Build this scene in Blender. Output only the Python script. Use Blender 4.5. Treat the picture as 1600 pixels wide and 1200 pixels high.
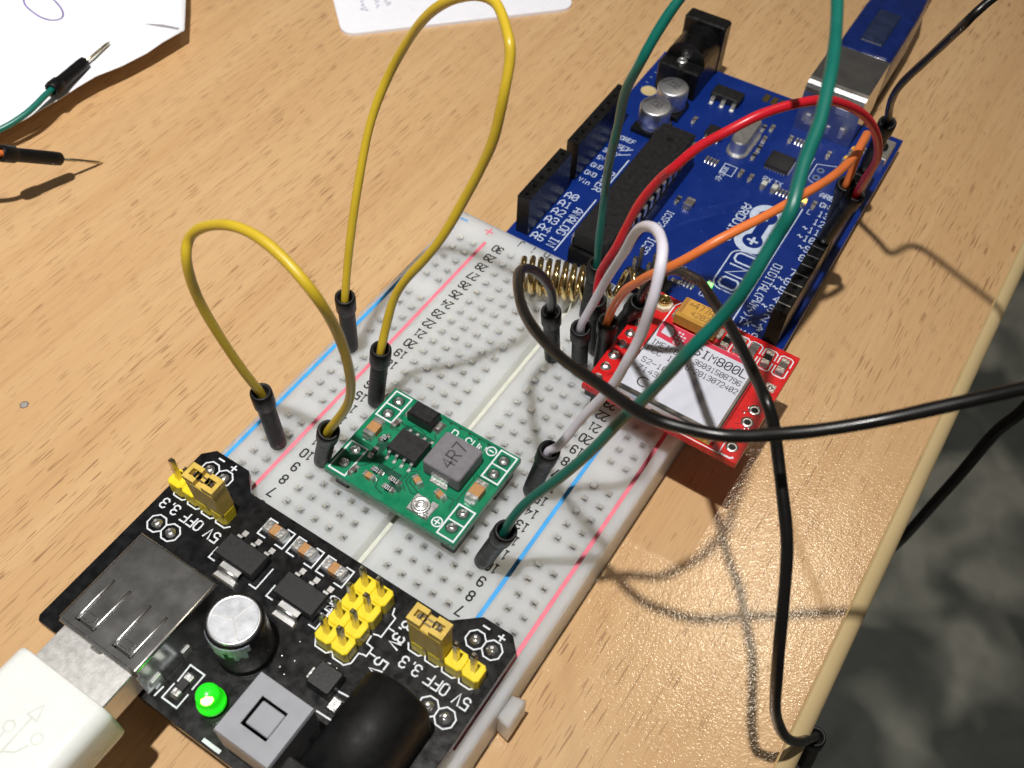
import bpy, math, random
from mathutils import Vector, Matrix

rnd = random.Random(7)
R = math.radians
sc = bpy.context.scene
for _o in list(bpy.data.objects):
    bpy.data.objects.remove(_o)
COL = sc.collection
sc.unit_settings.system = 'METRIC'
sc.unit_settings.scale_length = 0.001          # one unit = one millimetre
TZ = -8.6                                      # table top; the breadboard's top face is z = 0

# ------------------------------------------------------------------ camera
CAMP = Vector((48.3059, -27.3150, 124.0974))
ROWS = ((0.838969, 0.543118, 0.033962), (0.451871, -0.660524, -0.599600), (-0.303221, 0.518392, -0.799579))
xr, yd, fw = (Vector(r) for r in ROWS)
cd = bpy.data.cameras.new('camera')
cam = bpy.data.objects.new('camera', cd)
COL.objects.link(cam)
cam.matrix_world = Matrix(((xr.x, -yd.x, -fw.x, CAMP.x), (xr.y, -yd.y, -fw.y, CAMP.y),
                           (xr.z, -yd.z, -fw.z, CAMP.z), (0, 0, 0, 1)))
cd.sensor_width = 36
cd.lens = 36 * 1559.8 / 1600
cd.clip_start = 1
cd.clip_end = 6000
cd.dof.use_dof = True
cd.dof.focus_distance = (Vector((2, 33, 4)) - CAMP).dot(fw)
cd.dof.aperture_fstop = cd.lens * 1e-3 / (2 * 0.37)
sc.camera = cam
sc.render.resolution_x, sc.render.resolution_y = 1024, 768

# ------------------------------------------------------------------ world and lamps
wd = bpy.data.worlds.new('World')
sc.world = wd
wd.use_nodes = True
bg = wd.node_tree.nodes['Background']
bg.inputs[0].default_value = (1.0, 0.93, 0.84, 1)
bg.inputs[1].default_value = 0.075
sc.view_settings.view_transform = 'Standard'
sc.view_settings.look = 'None'
sc.view_settings.exposure = 0
sc.view_settings.gamma = 1


def lamp(name, loc, power, size, color, target):
    d = bpy.data.lights.new(name, 'AREA')
    d.shape = 'DISK'
    d.size = size
    d.energy = power
    d.color = color
    o = bpy.data.objects.new(name, d)
    COL.objects.link(o)
    o.location = loc
    o.rotation_euler = (Vector(target) - Vector(loc)).to_track_quat('-Z', 'Y').to_euler()
    return o


lamp('desk_lamp', (15.0, -55.0, 500.0), 1.42e6, 13, (1.0, 0.965, 0.92), (-190, 50, 0)).data.spread = R(108)
_hd = Vector((0.0075, 0.4796, 0.8774))
_hp = Vector((47.5, 49.0, TZ))
lamp('ceiling_lamp', _hp + _hd * 1700, 1.75e6, 34, (1.0, 0.86, 0.66), _hp)

# ------------------------------------------------------------------ materials


def new_mat(name):
    m = bpy.data.materials.new(name)
    m.use_nodes = True
    nt = m.node_tree
    return m, nt, nt.nodes['Principled BSDF']


def mat(name, col, rough=0.5, metal=0.0, spec=0.5, var=0.10, scale=0.6, bump=0.0, bscale=3.0, coat=0.0, emit=None, es=0.0, trans=0.0):
    """Principled with noise in colour and roughness."""
    m, nt, b = new_mat(name)
    n, l = nt.nodes, nt.links
    tc = n.new('ShaderNodeTexCoord')
    no = n.new('ShaderNodeTexNoise')
    no.inputs['Scale'].default_value = scale
    no.inputs['Detail'].default_value = 4
    l.new(tc.outputs['Object'], no.inputs['Vector'])
    mr = n.new('ShaderNodeMapRange')
    mr.inputs['From Min'].default_value = 0.3
    mr.inputs['From Max'].default_value = 0.7
    mr.inputs['To Min'].default_value = 1 - var
    mr.inputs['To Max'].default_value = 1 + var
    l.new(no.outputs['Fac'], mr.inputs['Value'])
    mx = n.new('ShaderNodeMix')
    mx.data_type = 'RGBA'
    mx.blend_type = 'MULTIPLY'
    mx.inputs['Factor'].default_value = 1
    mx.inputs[6].default_value = (*col, 1)
    l.new(mr.outputs['Result'], mx.inputs[7])
    l.new(mx.outputs[2], b.inputs['Base Color'])
    m2 = n.new('ShaderNodeMapRange')
    m2.inputs['From Min'].default_value = 0.3
    m2.inputs['From Max'].default_value = 0.7
    m2.inputs['To Min'].default_value = max(0.02, rough - (0.02 if metal else 0.08))
    m2.inputs['To Max'].default_value = min(1, rough + (0.02 if metal else 0.08))
    l.new(no.outputs['Fac'], m2.inputs['Value'])
    l.new(m2.outputs['Result'], b.inputs['Roughness'])
    b.inputs['Metallic'].default_value = metal
    b.inputs['Specular IOR Level'].default_value = spec
    b.inputs['Coat Weight'].default_value = coat
    b.inputs['Coat Roughness'].default_value = 0.12
    b.inputs['Transmission Weight'].default_value = trans
    if emit:
        b.inputs['Emission Color'].default_value = (*emit, 1)
        b.inputs['Emission Strength'].default_value = es
    if bump:
        n2 = n.new('ShaderNodeTexNoise')
        n2.inputs['Scale'].default_value = bscale
        n2.inputs['Detail'].default_value = 3
        l.new(tc.outputs['Object'], n2.inputs['Vector'])
        bp = n.new('ShaderNodeBump')
        bp.inputs['Strength'].default_value = 1
        bp.inputs['Distance'].default_value = bump
        l.new(n2.outputs['Fac'], bp.inputs['Height'])
        l.new(bp.outputs['Normal'], b.inputs['Normal'])
    return m


def wood_mat():
    m, nt, b = new_mat('beech_laminate')
    n, l = nt.nodes, nt.links
    tc = n.new('ShaderNodeTexCoord')

    def noise(sx, sy, detail=3, rough=0.5, dist=0.0, rot=1.6, off=0.0):
        mp = n.new('ShaderNodeMapping')
        mp.inputs['Rotation'].default_value = (0, 0, R(rot))
        mp.inputs['Location'].default_value = (off, off * 1.7, 0)
        mp.inputs['Scale'].default_value = (sx, sy, 1)
        l.new(tc.outputs['Object'], mp.inputs['Vector'])
        t = n.new('ShaderNodeTexNoise')
        t.inputs['Scale'].default_value = 1
        t.inputs['Detail'].default_value = detail
        t.inputs['Roughness'].default_value = rough
        t.inputs['Distortion'].default_value = dist
        l.new(mp.outputs['Vector'], t.inputs['Vector'])
        return t.outputs['Fac']

    def ramp(fac, a, c, mode='LINEAR'):
        r = n.new('ShaderNodeMapRange')
        r.inputs['From Min'].default_value = a
        r.inputs['From Max'].default_value = c
        l.new(fac, r.inputs['Value'])
        return r.outputs['Result']

    def mix(fac, A, B, blend='MIX'):
        x = n.new('ShaderNodeMix')
        x.data_type = 'RGBA'
        x.blend_type = blend
        for k, v in ((0, fac), (6, A), (7, B)):
            if hasattr(v, 'links'):
                l.new(v, x.inputs[k])
            else:
                x.inputs[k].default_value = v
        return x.outputs[2]

    def mul(a, k):
        x = n.new('ShaderNodeMath')
        x.operation = 'MULTIPLY'
        l.new(a, x.inputs[0])
        if hasattr(k, 'links'):
            l.new(k, x.inputs[1])
        else:
            x.inputs[1].default_value = k
        return x.outputs[0]

    base = mix(ramp(noise(0.11, 0.009, 3, .55, .3), .30, .70), (0.555, 0.340, 0.160, 1), (0.625, 0.410, 0.208, 1))
    base = mix(mul(ramp(noise(0.9, 0.016, 4, .6, .2, off=9), .42, .72), .36), base, (0.44, 0.25, 0.12, 1))
    # short dark pores, two sizes
    dens = ramp(noise(0.05, 0.02, 1, .5, off=31), .30, .60)
    p1 = mul(mul(ramp(noise(3.1, 0.16, 0, .5, off=3), .695, .718), .62), dens)
    p2 = mul(ramp(noise(4.2, 0.22, 0, .5, off=17), .705, .73), .40)
    base = mix(p2, base, (0.27, 0.135, 0.058, 1))
    base = mix(p1, base, (0.205, 0.095, 0.040, 1))
    l.new(base, b.inputs['Base Color'])
    b.inputs['Roughness'].default_value = 0.55
    b.inputs['Specular IOR Level'].default_value = 0.25
    # orange-peel lacquer on top
    v = n.new('ShaderNodeTexNoise')
    v.inputs['Scale'].default_value = 2.7
    v.inputs['Detail'].default_value = 2.0
    v.inputs['Roughness'].default_value = .5
    l.new(tc.outputs['Object'], v.inputs['Vector'])
    bp = n.new('ShaderNodeBump')
    bp.inputs['Strength'].default_value = 1
    bp.inputs['Distance'].default_value = 0.042
    l.new(v.outputs['Fac'], bp.inputs['Height'])
    l.new(bp.outputs['Normal'], b.inputs['Coat Normal'])
    b.inputs['Coat Weight'].default_value = 1.0
    b.inputs['Coat Roughness'].default_value = 0.115
    b.inputs['Coat IOR'].default_value = 1.65
    return m


def floor_mat():
    m, nt, b = new_mat('mottled_concrete')
    n, l = nt.nodes, nt.links
    tc = n.new('ShaderNodeTexCoord')
    cr = []
    for s, d, lo, hi in ((0.0105, 1.3, .44, .62), (0.035, 2, .3, .7)):
        t = n.new('ShaderNodeTexNoise')
        t.inputs['Scale'].default_value = s
        t.inputs['Detail'].default_value = d
        t.inputs['Distortion'].default_value = .6
        l.new(tc.outputs['Object'], t.inputs['Vector'])
        r = n.new('ShaderNodeMapRange')
        r.inputs['From Min'].default_value = lo
        r.inputs['From Max'].default_value = hi
        l.new(t.outputs['Fac'], r.inputs['Value'])
        cr.append(r.outputs['Result'])
    x = n.new('ShaderNodeMix')
    x.data_type = 'RGBA'
    x.inputs[6].default_value = (0.17, 0.19, 0.18, 1)
    x.inputs[7].default_value = (0.64, 0.66, 0.58, 1)
    l.new(cr[0], x.inputs[0])
    y = n.new('ShaderNodeMix')
    y.data_type = 'RGBA'
    y.blend_type = 'MULTIPLY'
    y.inputs[0].default_value = .22
    l.new(x.outputs[2], y.inputs[6])
    l.new(cr[1], y.inputs[7])
    l.new(y.outputs[2], b.inputs['Base Color'])
    b.inputs['Roughness'].default_value = .55
    return m


def paper_mat(name, col):
    return mat(name, col, .75, 0, .25, .02, .05, bump=.02, bscale=1.2)


M = {}
M['wood'] = wood_mat()
M['band'] = mat('edge_band', (0.55, 0.42, 0.22), .4, var=.05, scale=.05)
M['floor'] = floor_mat()
M['paper'] = paper_mat('white_paper', (0.86, 0.88, 0.92))
M['card'] = mat('white_card', (0.84, 0.85, 0.92), .35, var=.02)
M['ink'] = mat('violet_ink', (0.22, 0.17, 0.42), .7, var=.3, scale=.3)
M['crease_shade'] = mat('crease_shade_grey', (0.30, 0.29, 0.34), .6, var=.25, scale=1)  # grey for the crease shadow painted on the paper
M['print_grey'] = mat('grey_print', (0.42, 0.42, 0.55), .7, var=.2)
M['crease'] = paper_mat('creased_paper', (0.80, 0.81, 0.84))
M['abs'] = mat('breadboard_plastic', (0.69, 0.705, 0.695), .36, 0, .5, .035, .12, bump=.012, bscale=.9)
_b = M['abs'].node_tree.nodes['Principled BSDF']
_b.inputs['Subsurface Weight'].default_value = 1.0
_b.inputs['Subsurface Radius'].default_value = (6.0, 5.4, 4.6)
_b.inputs['Subsurface Scale'].default_value = 2.3
M['abs_trough'] = mat('trough_floor_plastic', (0.56, 0.57, 0.505), .45, var=.05)  # yellower, darker tone given to the trough floor
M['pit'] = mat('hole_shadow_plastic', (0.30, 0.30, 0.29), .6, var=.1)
M['clip'] = mat('contact_metal', (0.62, 0.60, 0.56), .28, 1, var=.35, scale=1.3)
M['blue_line'] = mat('blue_stripe', (0.05, 0.36, 0.80), .5, var=.12, scale=.35)
M['red_line'] = mat('pink_stripe', (0.82, 0.20, 0.27), .5, var=.12, scale=.35)
M['black_print'] = mat('black_print', (0.02, 0.02, 0.022), .6, var=.2)
M['grey_mark'] = mat('grey_mark', (0.045, 0.04, 0.05), .6, var=.2, scale=1.0)
M['silk'] = mat('white_silkscreen', (0.64, 0.68, 0.72), .6, var=.10, scale=2)
M['silk_blue'] = mat('pale_silkscreen', (0.50, 0.58, 0.72), .6, var=.12, scale=1.2)
M['silk_dim'] = mat('faint_silkscreen', (0.10, 0.16, 0.34), .6, var=.2, scale=1.2)
M['pcb_black'] = mat('black_solder_mask', (0.0042, 0.0042, 0.005), .30, 0, .45, .12, .8, bump=.01, bscale=1.5)
M['pcb_blue'] = mat('blue_solder_mask', (0.002, 0.020, 0.165), .33, 0, .42, .10, .15, bump=.01, bscale=1.2)
M['trace_blue'] = mat('trace_under_mask', (0.005, 0.026, 0.18), .33, 0, .5, .1, .5)
M['pcb_green'] = mat('green_solder_mask', (0.004, 0.185, 0.085), .32, 0, .5, .12, .6, bump=.008, bscale=2)
M['trace_green'] = mat('bare_gap_mask', (0.003, 0.060, 0.034), .4, 0, .5, .15, 1)
M['pcb_red'] = mat('red_solder_mask', (0.56, 0.010, 0.012), .30, 0, .5, .12, .5, bump=.008, bscale=2)
M['trace_red'] = mat('red_mask_trace', (0.33, 0.008, 0.010), .3, 0, .5, .1, 1)
M['fr4_edge'] = mat('fibreglass_edge', (0.42, 0.36, 0.20), .6, var=.15, scale=2)
M['solder'] = mat('solder', (0.82, 0.82, 0.81), .33, 1, var=.12, scale=.9, bump=.07, bscale=1.8)
M['tin'] = mat('tinned_lead', (0.86, 0.86, 0.86), .37, 1, var=.06, scale=.8)
M['steel'] = mat('plated_steel', (0.62, 0.62, 0.62), .225, 1, var=.08, scale=.35, bump=.012, bscale=1.1)
M['dull_steel'] = mat('dull_plug_steel', (0.70, 0.69, 0.67), .40, 1, var=.07, scale=1.0, bump=.010, bscale=4)
M['gold'] = mat('gold_plate', (0.70, 0.52, 0.20), .22, 1, var=.12, scale=2)
M['brass_pin'] = mat('pin_metal', (0.56, 0.49, 0.36), .26, 1, var=.15, scale=2)
M['spring'] = mat('gold_wire', (0.72, 0.55, 0.26), .17, 1, var=.10, scale=2)
M['alu'] = mat('can_aluminium', (0.70, 0.72, 0.77), .40, 1, var=.06, scale=1, bump=.006, bscale=4)
M['chip'] = mat('chip_epoxy', (0.008, 0.008, 0.009), .45, 0, .5, .25, 1.2, bump=.02, bscale=6)
M['chip_soft'] = mat('dark_chip_epoxy', (0.008, 0.008, 0.0095), .52, 0, .5, .2, 1.2, bump=.02, bscale=7)
M['black'] = mat('black_plastic', (0.0045, 0.0045, 0.005), .33, 0, .5, .25, .9, bump=.02, bscale=2)
M['matte'] = mat('matte_black', (0.0042, 0.0042, 0.0046), .60, 0, .28, .25, .9, bump=.02, bscale=2)
M['dirt'] = mat('grey_speck', (0.30, 0.28, 0.27), .7)
M['rubber'] = mat('black_boot', (0.0045, 0.0045, 0.005), 0.45, 0, .22, .25, 1.2, bump=.03, bscale=1.8)
M['boot_hole'] = mat('boot_inside', (0.006, 0.006, 0.006), .6)
M['yellow_hdr'] = mat('yellow_header', (0.82, 0.64, 0.02), .38, 0, .5, .08, 1)
M['jumper'] = mat('yellow_jumper_cap', (0.60, 0.42, 0.075), .45, 0, .5, .10, .9, bump=.02, bscale=2)
M['grey_btn'] = mat('grey_button', (0.28, 0.29, 0.32), .45, 0, .5, .05, .5)
M['ind'] = mat('inductor_ferrite', (0.165, 0.158, 0.175), .55, 0, .45, .10, 1.2, bump=.03, bscale=6)
M['ceramic'] = mat('tan_ceramic', (0.42, 0.22, 0.085), .5, 0, .4, .1, 2)
M['ceramic_dk'] = mat('grey_ceramic', (0.10, 0.085, 0.075), .5, 0, .4, .15, 2)
M['led_body'] = mat('pale_led_body', (0.52, 0.55, 0.50), .45, var=.1)
M['tantalum'] = mat('tantalum_epoxy', (0.55, 0.30, 0.055), .42, 0, .5, .06, 1, bump=.015, bscale=3)
M['amber_reflection'] = mat('painted_amber_reflection', (0.85, 0.42, 0.04), .4)  # bright amber painted in place of golden reflections
M['tant_print'] = mat('tantalum_print', (0.20, 0.10, 0.02), .6)
M['tant_bar'] = mat('tantalum_stripe', (0.36, 0.16, 0.04), .5)
M['label'] = mat('white_label', (0.58, 0.60, 0.68), .45, var=.03)
M['label_red'] = mat('crimson_label', (0.60, 0.035, 0.075), .45, var=.05)
M['ivory'] = mat('ivory_plastic', (0.70, 0.62, 0.46), .4, var=.06)
M['white_plug'] = mat('white_overmould', (0.76, 0.78, 0.765), .30, 0, .5, .02, .25)
_b = M['white_plug'].node_tree.nodes['Principled BSDF']
_b.inputs['Subsurface Weight'].default_value = .3
_b.inputs['Subsurface Radius'].default_value = (1.5, 1.4, 1.2)
M['emboss'] = mat('embossed_grey', (0.60, 0.62, 0.58), .4, var=.08)
M['blue_plug'] = mat('blue_overmould', (0.004, 0.015, 0.105), .22, 0, .35, .2, .4, bump=.025, bscale=.8)
M['blue_grip'] = mat('blue_grip', (0.008, 0.017, 0.052), .45, 0, .5, .3, .5, bump=.05, bscale=1)
M['sleeve_lt'] = mat('sleeve_stripe', (0.36, 0.40, 0.50), .4, var=.25, scale=1.2)
M['led_lens'] = mat('green_led_lens', (0.02, 0.75, 0.03), .25, emit=(0.02, 1.0, 0.0), es=.45)
M['led_core'] = mat('green_led_die', (0.8, 1, 0.5), .4, emit=(0.62, 1.0, 0.10), es=9)
M['led_green'] = mat('green_indicator', (0.3, 0.9, 0.3), .4, emit=(0.15, 1.0, 0.10), es=3.0)
M['led_amber'] = mat('amber_indicator', (0.9, 0.6, 0.2), .4, emit=(1.0, 0.52, 0.06), es=2.6)


def wire_mat(name, col, rough=.36):
    return mat(name, col, rough, 0, .5, .05, .25, bump=.006, bscale=1.5)


M['w_yellow'] = wire_mat('yellow_pvc', (0.57, 0.405, 0.026))
M['w_green'] = wire_mat('green_pvc', (0.004, 0.130, 0.100))
M['w_white'] = wire_mat('white_pvc', (0.70, 0.68, 0.77), .42)
M['w_red'] = wire_mat('red_pvc', (0.56, 0.010, 0.022))
M['w_orange'] = wire_mat('orange_pvc', (0.72, 0.18, 0.045))
M['w_black'] = wire_mat('black_pvc', (0.0045, 0.0042, 0.004), .34)

# ------------------------------------------------------------------ mesh builder


class MB:
    def __init__(s):
        s.v, s.f, s.m, s.sm = [], [], [], []

    def vert(s, p):
        s.v.append(tuple(p))
        return len(s.v) - 1

    def face(s, idx, m=0, smooth=False):
        s.f.append(tuple(idx))
        s.m.append(m)
        s.sm.append(smooth)

    def box(s, x0, x1, y0, y1, z0, z1, b=0.0, m=0):
        """box; b chamfers the vertical edges and the top rim"""
        if b <= 0:
            i = [s.vert((x, y, z)) for z in (z0, z1) for x, y in ((x0, y0), (x1, y0), (x1, y1), (x0, y1))]
            for q in ((3, 2, 1, 0), (4, 5, 6, 7), (0, 1, 5, 4), (1, 2, 6, 5), (2, 3, 7, 6), (3, 0, 4, 7)):
                s.face([i[k] for k in q], m)
            return s
        p = [(x0 + b, y0), (x1 - b, y0), (x1, y0 + b), (x1, y1 - b), (x1 - b, y1), (x0 + b, y1), (x0, y1 - b), (x0, y0 + b)]
        return s.prism(p, z0, z1, b, m)

    def prism(s, poly, z0, z1, b=0.0, m=0, mtop=None, bb=0.0):
        """closed polygon (ccw) extruded; b insets the top rim, bb the bottom rim"""
        n = len(poly)
        P = [Vector((p[0], p[1])) for p in poly]

        def inset(d):
            out = []
            for k in range(n):
                a, c, e = P[k - 1], P[k], P[(k + 1) % n]
                d1, d2 = (c - a).normalized(), (e - c).normalized()
                n1, n2 = Vector((-d1.y, d1.x)), Vector((-d2.y, d2.x))
                w = n1 + n2
                out.append(c + w / max(.35, w.length_squared / 2) * d)
            return out
        rings = []
        if bb > 0:
            rings.append((inset(bb * .8), z0))
            rings.append((P, z0 + bb))
        else:
            rings.append((P, z0))
        if b > 0:
            rings.append((P, z1 - b))
            rings.append((inset(b * .8), z1))
        else:
            rings.append((P, z1))
        ids = [[s.vert((q.x, q.y, z)) for q in r] for r, z in rings]
        s.face(list(reversed(ids[0])), m)
        for a, c in zip(ids, ids[1:]):
            for k in range(n):
                s.face((a[k], a[(k + 1) % n], c[(k + 1) % n], c[k]), m)
        s.face(ids[-1], m if mtop is None else mtop)
        return s

    def lathe(s, cx, cy, prof, seg=20, m=0, smooth=True, mats=None, cap=True):
        ids = []
        for r, z in prof:
            ids.append([s.vert((cx + r * math.cos(2 * math.pi * k / seg), cy + r * math.sin(2 * math.pi * k / seg), z)) for k in range(seg)])
        for j, (a, c) in enumerate(zip(ids, ids[1:])):
            mm = mats[j] if mats else m
            for k in range(seg):
                s.face((a[k], a[(k + 1) % seg], c[(k + 1) % seg], c[k]), mm, smooth)
        if cap:
            s.face(list(reversed(ids[0])), mats[0] if mats else m)
            s.face(ids[-1], mats[-1] if mats else m)
        return s

    def tube(s, pts, r, seg=10, m=0, cap=True):
        pts = [Vector(p) for p in pts]
        n = len(pts)
        t = [(pts[min(n - 1, i + 1)] - pts[max(0, i - 1)]).normalized() for i in range(n)]
        u = t[0].orthogonal().normalized()
        ids = []
        for i in range(n):
            u = (u - t[i] * u.dot(t[i])).normalized()
            w = t[i].cross(u)
            rr = r[i] if isinstance(r, (list, tuple)) else r
            ids.append([s.vert(pts[i] + (u * math.cos(2 * math.pi * k / seg) + w * math.sin(2 * math.pi * k / seg)) * rr) for k in range(seg)])
        for a, c in zip(ids, ids[1:]):
            for k in range(seg):
                s.face((a[k], a[(k + 1) % seg], c[(k + 1) % seg], c[k]), m, True)
        if cap:
            s.face(list(reversed(ids[0])), m)
            s.face(ids[-1], m)
        return s

    def ribbon(s, pts, w, z, m=0, closed=False):
        """flat mitred stroke lying at height z"""
        P = [Vector((p[0], p[1])) for p in pts]
        n = len(P)
        L = []
        for k in range(n):
            a = P[k - 1] if (k > 0 or closed) else None
            e = P[(k + 1) % n] if (k < n - 1 or closed) else None
            c = P[k]
            d1 = (c - a).normalized() if a is not None else (e - c).normalized()
            d2 = (e - c).normalized() if e is not None else d1
            n1, n2 = Vector((-d1.y, d1.x)), Vector((-d2.y, d2.x))
            q = n1 + n2
            q = n1 if q.length < .5 else q / max(.5, q.length_squared / 2)
            ext = Vector((0, 0))
            if a is None:
                ext = -d2 * w * .4
            if e is None:
                ext = d1 * w * .4
            L.append((s.vert((c.x + ext.x + q.x * w / 2, c.y + ext.y + q.y * w / 2, z)),
                      s.vert((c.x + ext.x - q.x * w / 2, c.y + ext.y - q.y * w / 2, z))))
        for k in range(n if closed else n - 1):
            a, c = L[k], L[(k + 1) % n]
            s.face((a[1], c[1], c[0], a[0]), m)
        return s

    def text(s, txt, x, y, h, ang=0.0, th=None, z=0.0, m=0, anchor='c', adv=5.6, wide=1.0):
        """stroke lettering; (x, y) is the middle of the text block"""
        th = th or h * .16
        k = h / 6
        wd = (len(txt) * adv - (adv - 4)) * k * wide
        x0 = -wd / 2 if anchor == 'c' else (0 if anchor == 'l' else -wd)
        ca, sa = math.cos(R(ang)), math.sin(R(ang))
        zi = 0
        for i, ch in enumerate(txt):
            for st in FONT.get(ch, '').split():
                pl = []
                for j in range(0, len(st) - 1, 2):
                    px = x0 + (i * adv + int(st[j])) * k * wide
                    py = (int(st[j + 1]) - 3) * k
                    pl.append((x + px * ca - py * sa, y + px * sa + py * ca))
                s.ribbon(pl, th, z + .0025 * (zi % 3), m)
                zi += 1
        return s

    def xform(s, mtx, start=0):
        for i in range(start, len(s.v)):
            s.v[i] = tuple(mtx @ Vector(s.v[i]))
        return s

    def mesh(s, name, mats, off=Vector((0, 0, 0))):
        me = bpy.data.meshes.new(name)
        me.from_pydata([tuple(Vector(p) - off) for p in s.v], [], s.f)
        for mm in mats:
            me.materials.append(M[mm] if isinstance(mm, str) else mm)
        me.polygons.foreach_set('material_index', s.m)
        me.polygons.foreach_set('use_smooth', s.sm)
        me.update()
        return me


FONT = {
    'A': '0004264440 0242', 'B': '00063645443303 3342413000', 'C': '4536160501103041', 'D': '00063645413000', 'E': '46060040 0333',
    'F': '460600 0333', 'G': '4536160501103041432343', 'H': '0006 4046 0343', 'I': '1636 2026 1030', 'J': '4641301001', 'K': '0006 4603 1340',
    'L': '060040', 'M': '0006234640', 'N': '00064046', 'O': '103041453616050110', 'P': '00063645443303', 'R': '00063645443303 2340',
    'S': '453616050413334241301001', 'T': '0646 2026', 'U': '060110304146', 'V': '062046', 'W': '0610233046', 'X': '0046 0640',
    'Y': '062346 2320', 'Z': '06460040', '0': '103041453616050110 1234', 'o': '103041453616050110', '1': '152620 1030',
    '2': '05163645440040', '3': '0516364544334241301001 1333', '4': '30360242', '5': '460603334241301001', '6': '4536160501103041423303',
    '7': '064620', '8': '13040516364544331302011030414233', '9': '0110304145361605041343', '+': '2125 0343', '-': '0343', '.': '1011',
    ':': '1112 1415', '~': '03143243', '(': '36141230', ')': '16343210', '/': '0046', '=': '0242 0444', '>': '0343 2543 2143',
    '<': '0343 2503 2103', 'i': '2023 2526', 'n': '0004 0314344340', 'm': '0004 03142320 23344340', 'c': '43341403011030',
    'q': '103041433414030110', 'h': '0006 0314344340', 'j': '34311001 3536', 'd': '4046 4334140301103041', 'e': '0242433414030110304 0',
    '^': '0024400 0',
}
FONT['e'] = '02424334140301103041'
FONT['^'] = '00244000'

# ------------------------------------------------------------------ scene objects
BASE = {}


def tag(o, label=None, cat=None, group=None, kind=None):
    for k, v in (('label', label), ('category', cat), ('group', group), ('kind', kind)):
        if v:
            o[k] = v
    return o


def thing(name, loc, label, cat, group=None, rotz=0.0, local=False):
    o = bpy.data.objects.new(name, None)
    o.empty_display_size = 2
    COL.objects.link(o)
    o.location = loc
    o.rotation_euler = (0, 0, rotz)
    BASE[o.name] = Vector((0, 0, 0)) if local else Vector(loc)
    return tag(o, label, cat, group)


def obj(name, mb, mats, parent=None, label=None, kind=None):
    """one mesh object; its vertices are given in the thing's frame"""
    mats = mats if isinstance(mats, (list, tuple)) else [mats]
    base = BASE.get(parent.name, Vector((0, 0, 0))) if parent else Vector((0, 0, 0))
    o = bpy.data.objects.new(name, mb.mesh(name, mats, base))
    COL.objects.link(o)
    if parent:
        o.parent = parent
        BASE[o.name] = base
    return tag(o, label, None, None, kind)


CACHE = {}


def split(name, mb, mats, parent, label=None):
    """each separate piece of the builder becomes a part of its own"""
    par = list(range(len(mb.v)))

    def find(i):
        while par[i] != i:
            par[i] = par[par[i]]
            i = par[i]
        return i
    for f in mb.f:
        for i in f[1:]:
            par[find(i)] = find(f[0])
    groups = {}
    for k, f in enumerate(mb.f):
        groups.setdefault(find(f[0]), []).append(k)
    res = []
    for ks in groups.values():
        nb, mp = MB(), {}
        for k in ks:
            nb.face([mp.setdefault(i, None) if mp.get(i) is not None else mp.__setitem__(i, nb.vert(mb.v[i])) or mp[i] for i in mb.f[k]], mb.m[k], mb.sm[k])
        res.append(obj(name, nb, mats, parent, label))
    return res



def inst(name, key, build, mats, parent, loc, rot=0.0, label=None):
    """a part that shares its mesh with alike parts"""
    mats = mats if isinstance(mats, (list, tuple)) else [mats]
    if key not in CACHE:
        mb = MB()
        build(mb)
        CACHE[key] = mb.mesh(name, mats)
    o = bpy.data.objects.new(name, CACHE[key])
    COL.objects.link(o)
    o.parent = parent
    o.location = Vector(loc) - BASE.get(parent.name, Vector((0, 0, 0)))
    o.rotation_euler = (0, 0, R(rot))
    BASE[o.name] = BASE.get(parent.name, Vector((0, 0, 0))) - Vector((0, 0, 0))
    return tag(o, label)


def arc(cx, cy, r, a0, a1, n=16):
    return [(cx + r * math.cos(R(a0 + (a1 - a0) * k / n)), cy + r * math.sin(R(a0 + (a1 - a0) * k / n))) for k in range(n + 1)]


def octagon(cx, cy, r):
    return [(cx + r * math.cos(R(22.5 + 45 * k)), cy + r * math.sin(R(22.5 + 45 * k))) for k in range(8)]


def rrect(x0, x1, y0, y1, r, n=4):
    out = []
    for cx, cy, a in ((x1 - r, y0 + r, -90), (x1 - r, y1 - r, 0), (x0 + r, y1 - r, 90), (x0 + r, y0 + r, 180)):
        out += arc(cx, cy, r, a, a + 90, n)
    return out


def grid_plate(mb, xs, ys, hole, z, depth, m=0, mw=0, mb_=0, taper=0.0):
    """flat plate at z on a tensor grid; cells where hole(i, j) is true become square pits"""
    idx = {}

    def V(i, j, zz=z):
        k = (i, j, zz)
        if k not in idx:
            idx[k] = mb.vert((xs[i], ys[j], zz))
        return idx[k]
    for i in range(len(xs) - 1):
        for j in range(len(ys) - 1):
            if hole(i, j):
                t = [V(i, j), V(i + 1, j), V(i + 1, j + 1), V(i, j + 1)]
                tp = taper
                b = [mb.vert((xs[i] + tp, ys[j] + tp, z - depth)), mb.vert((xs[i + 1] - tp, ys[j] + tp, z - depth)),
                     mb.vert((xs[i + 1] - tp, ys[j + 1] - tp, z - depth)), mb.vert((xs[i] + tp, ys[j + 1] - tp, z - depth))]
                for k in range(4):
                    mb.face((t[k], t[(k + 1) % 4], b[(k + 1) % 4], b[k]), mw)
                mb.face(b, mb_)
            else:
                mb.face((V(i, j), V(i + 1, j), V(i + 1, j + 1), V(i, j + 1)), m)


# small electronic parts -------------------------------------------------------


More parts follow.
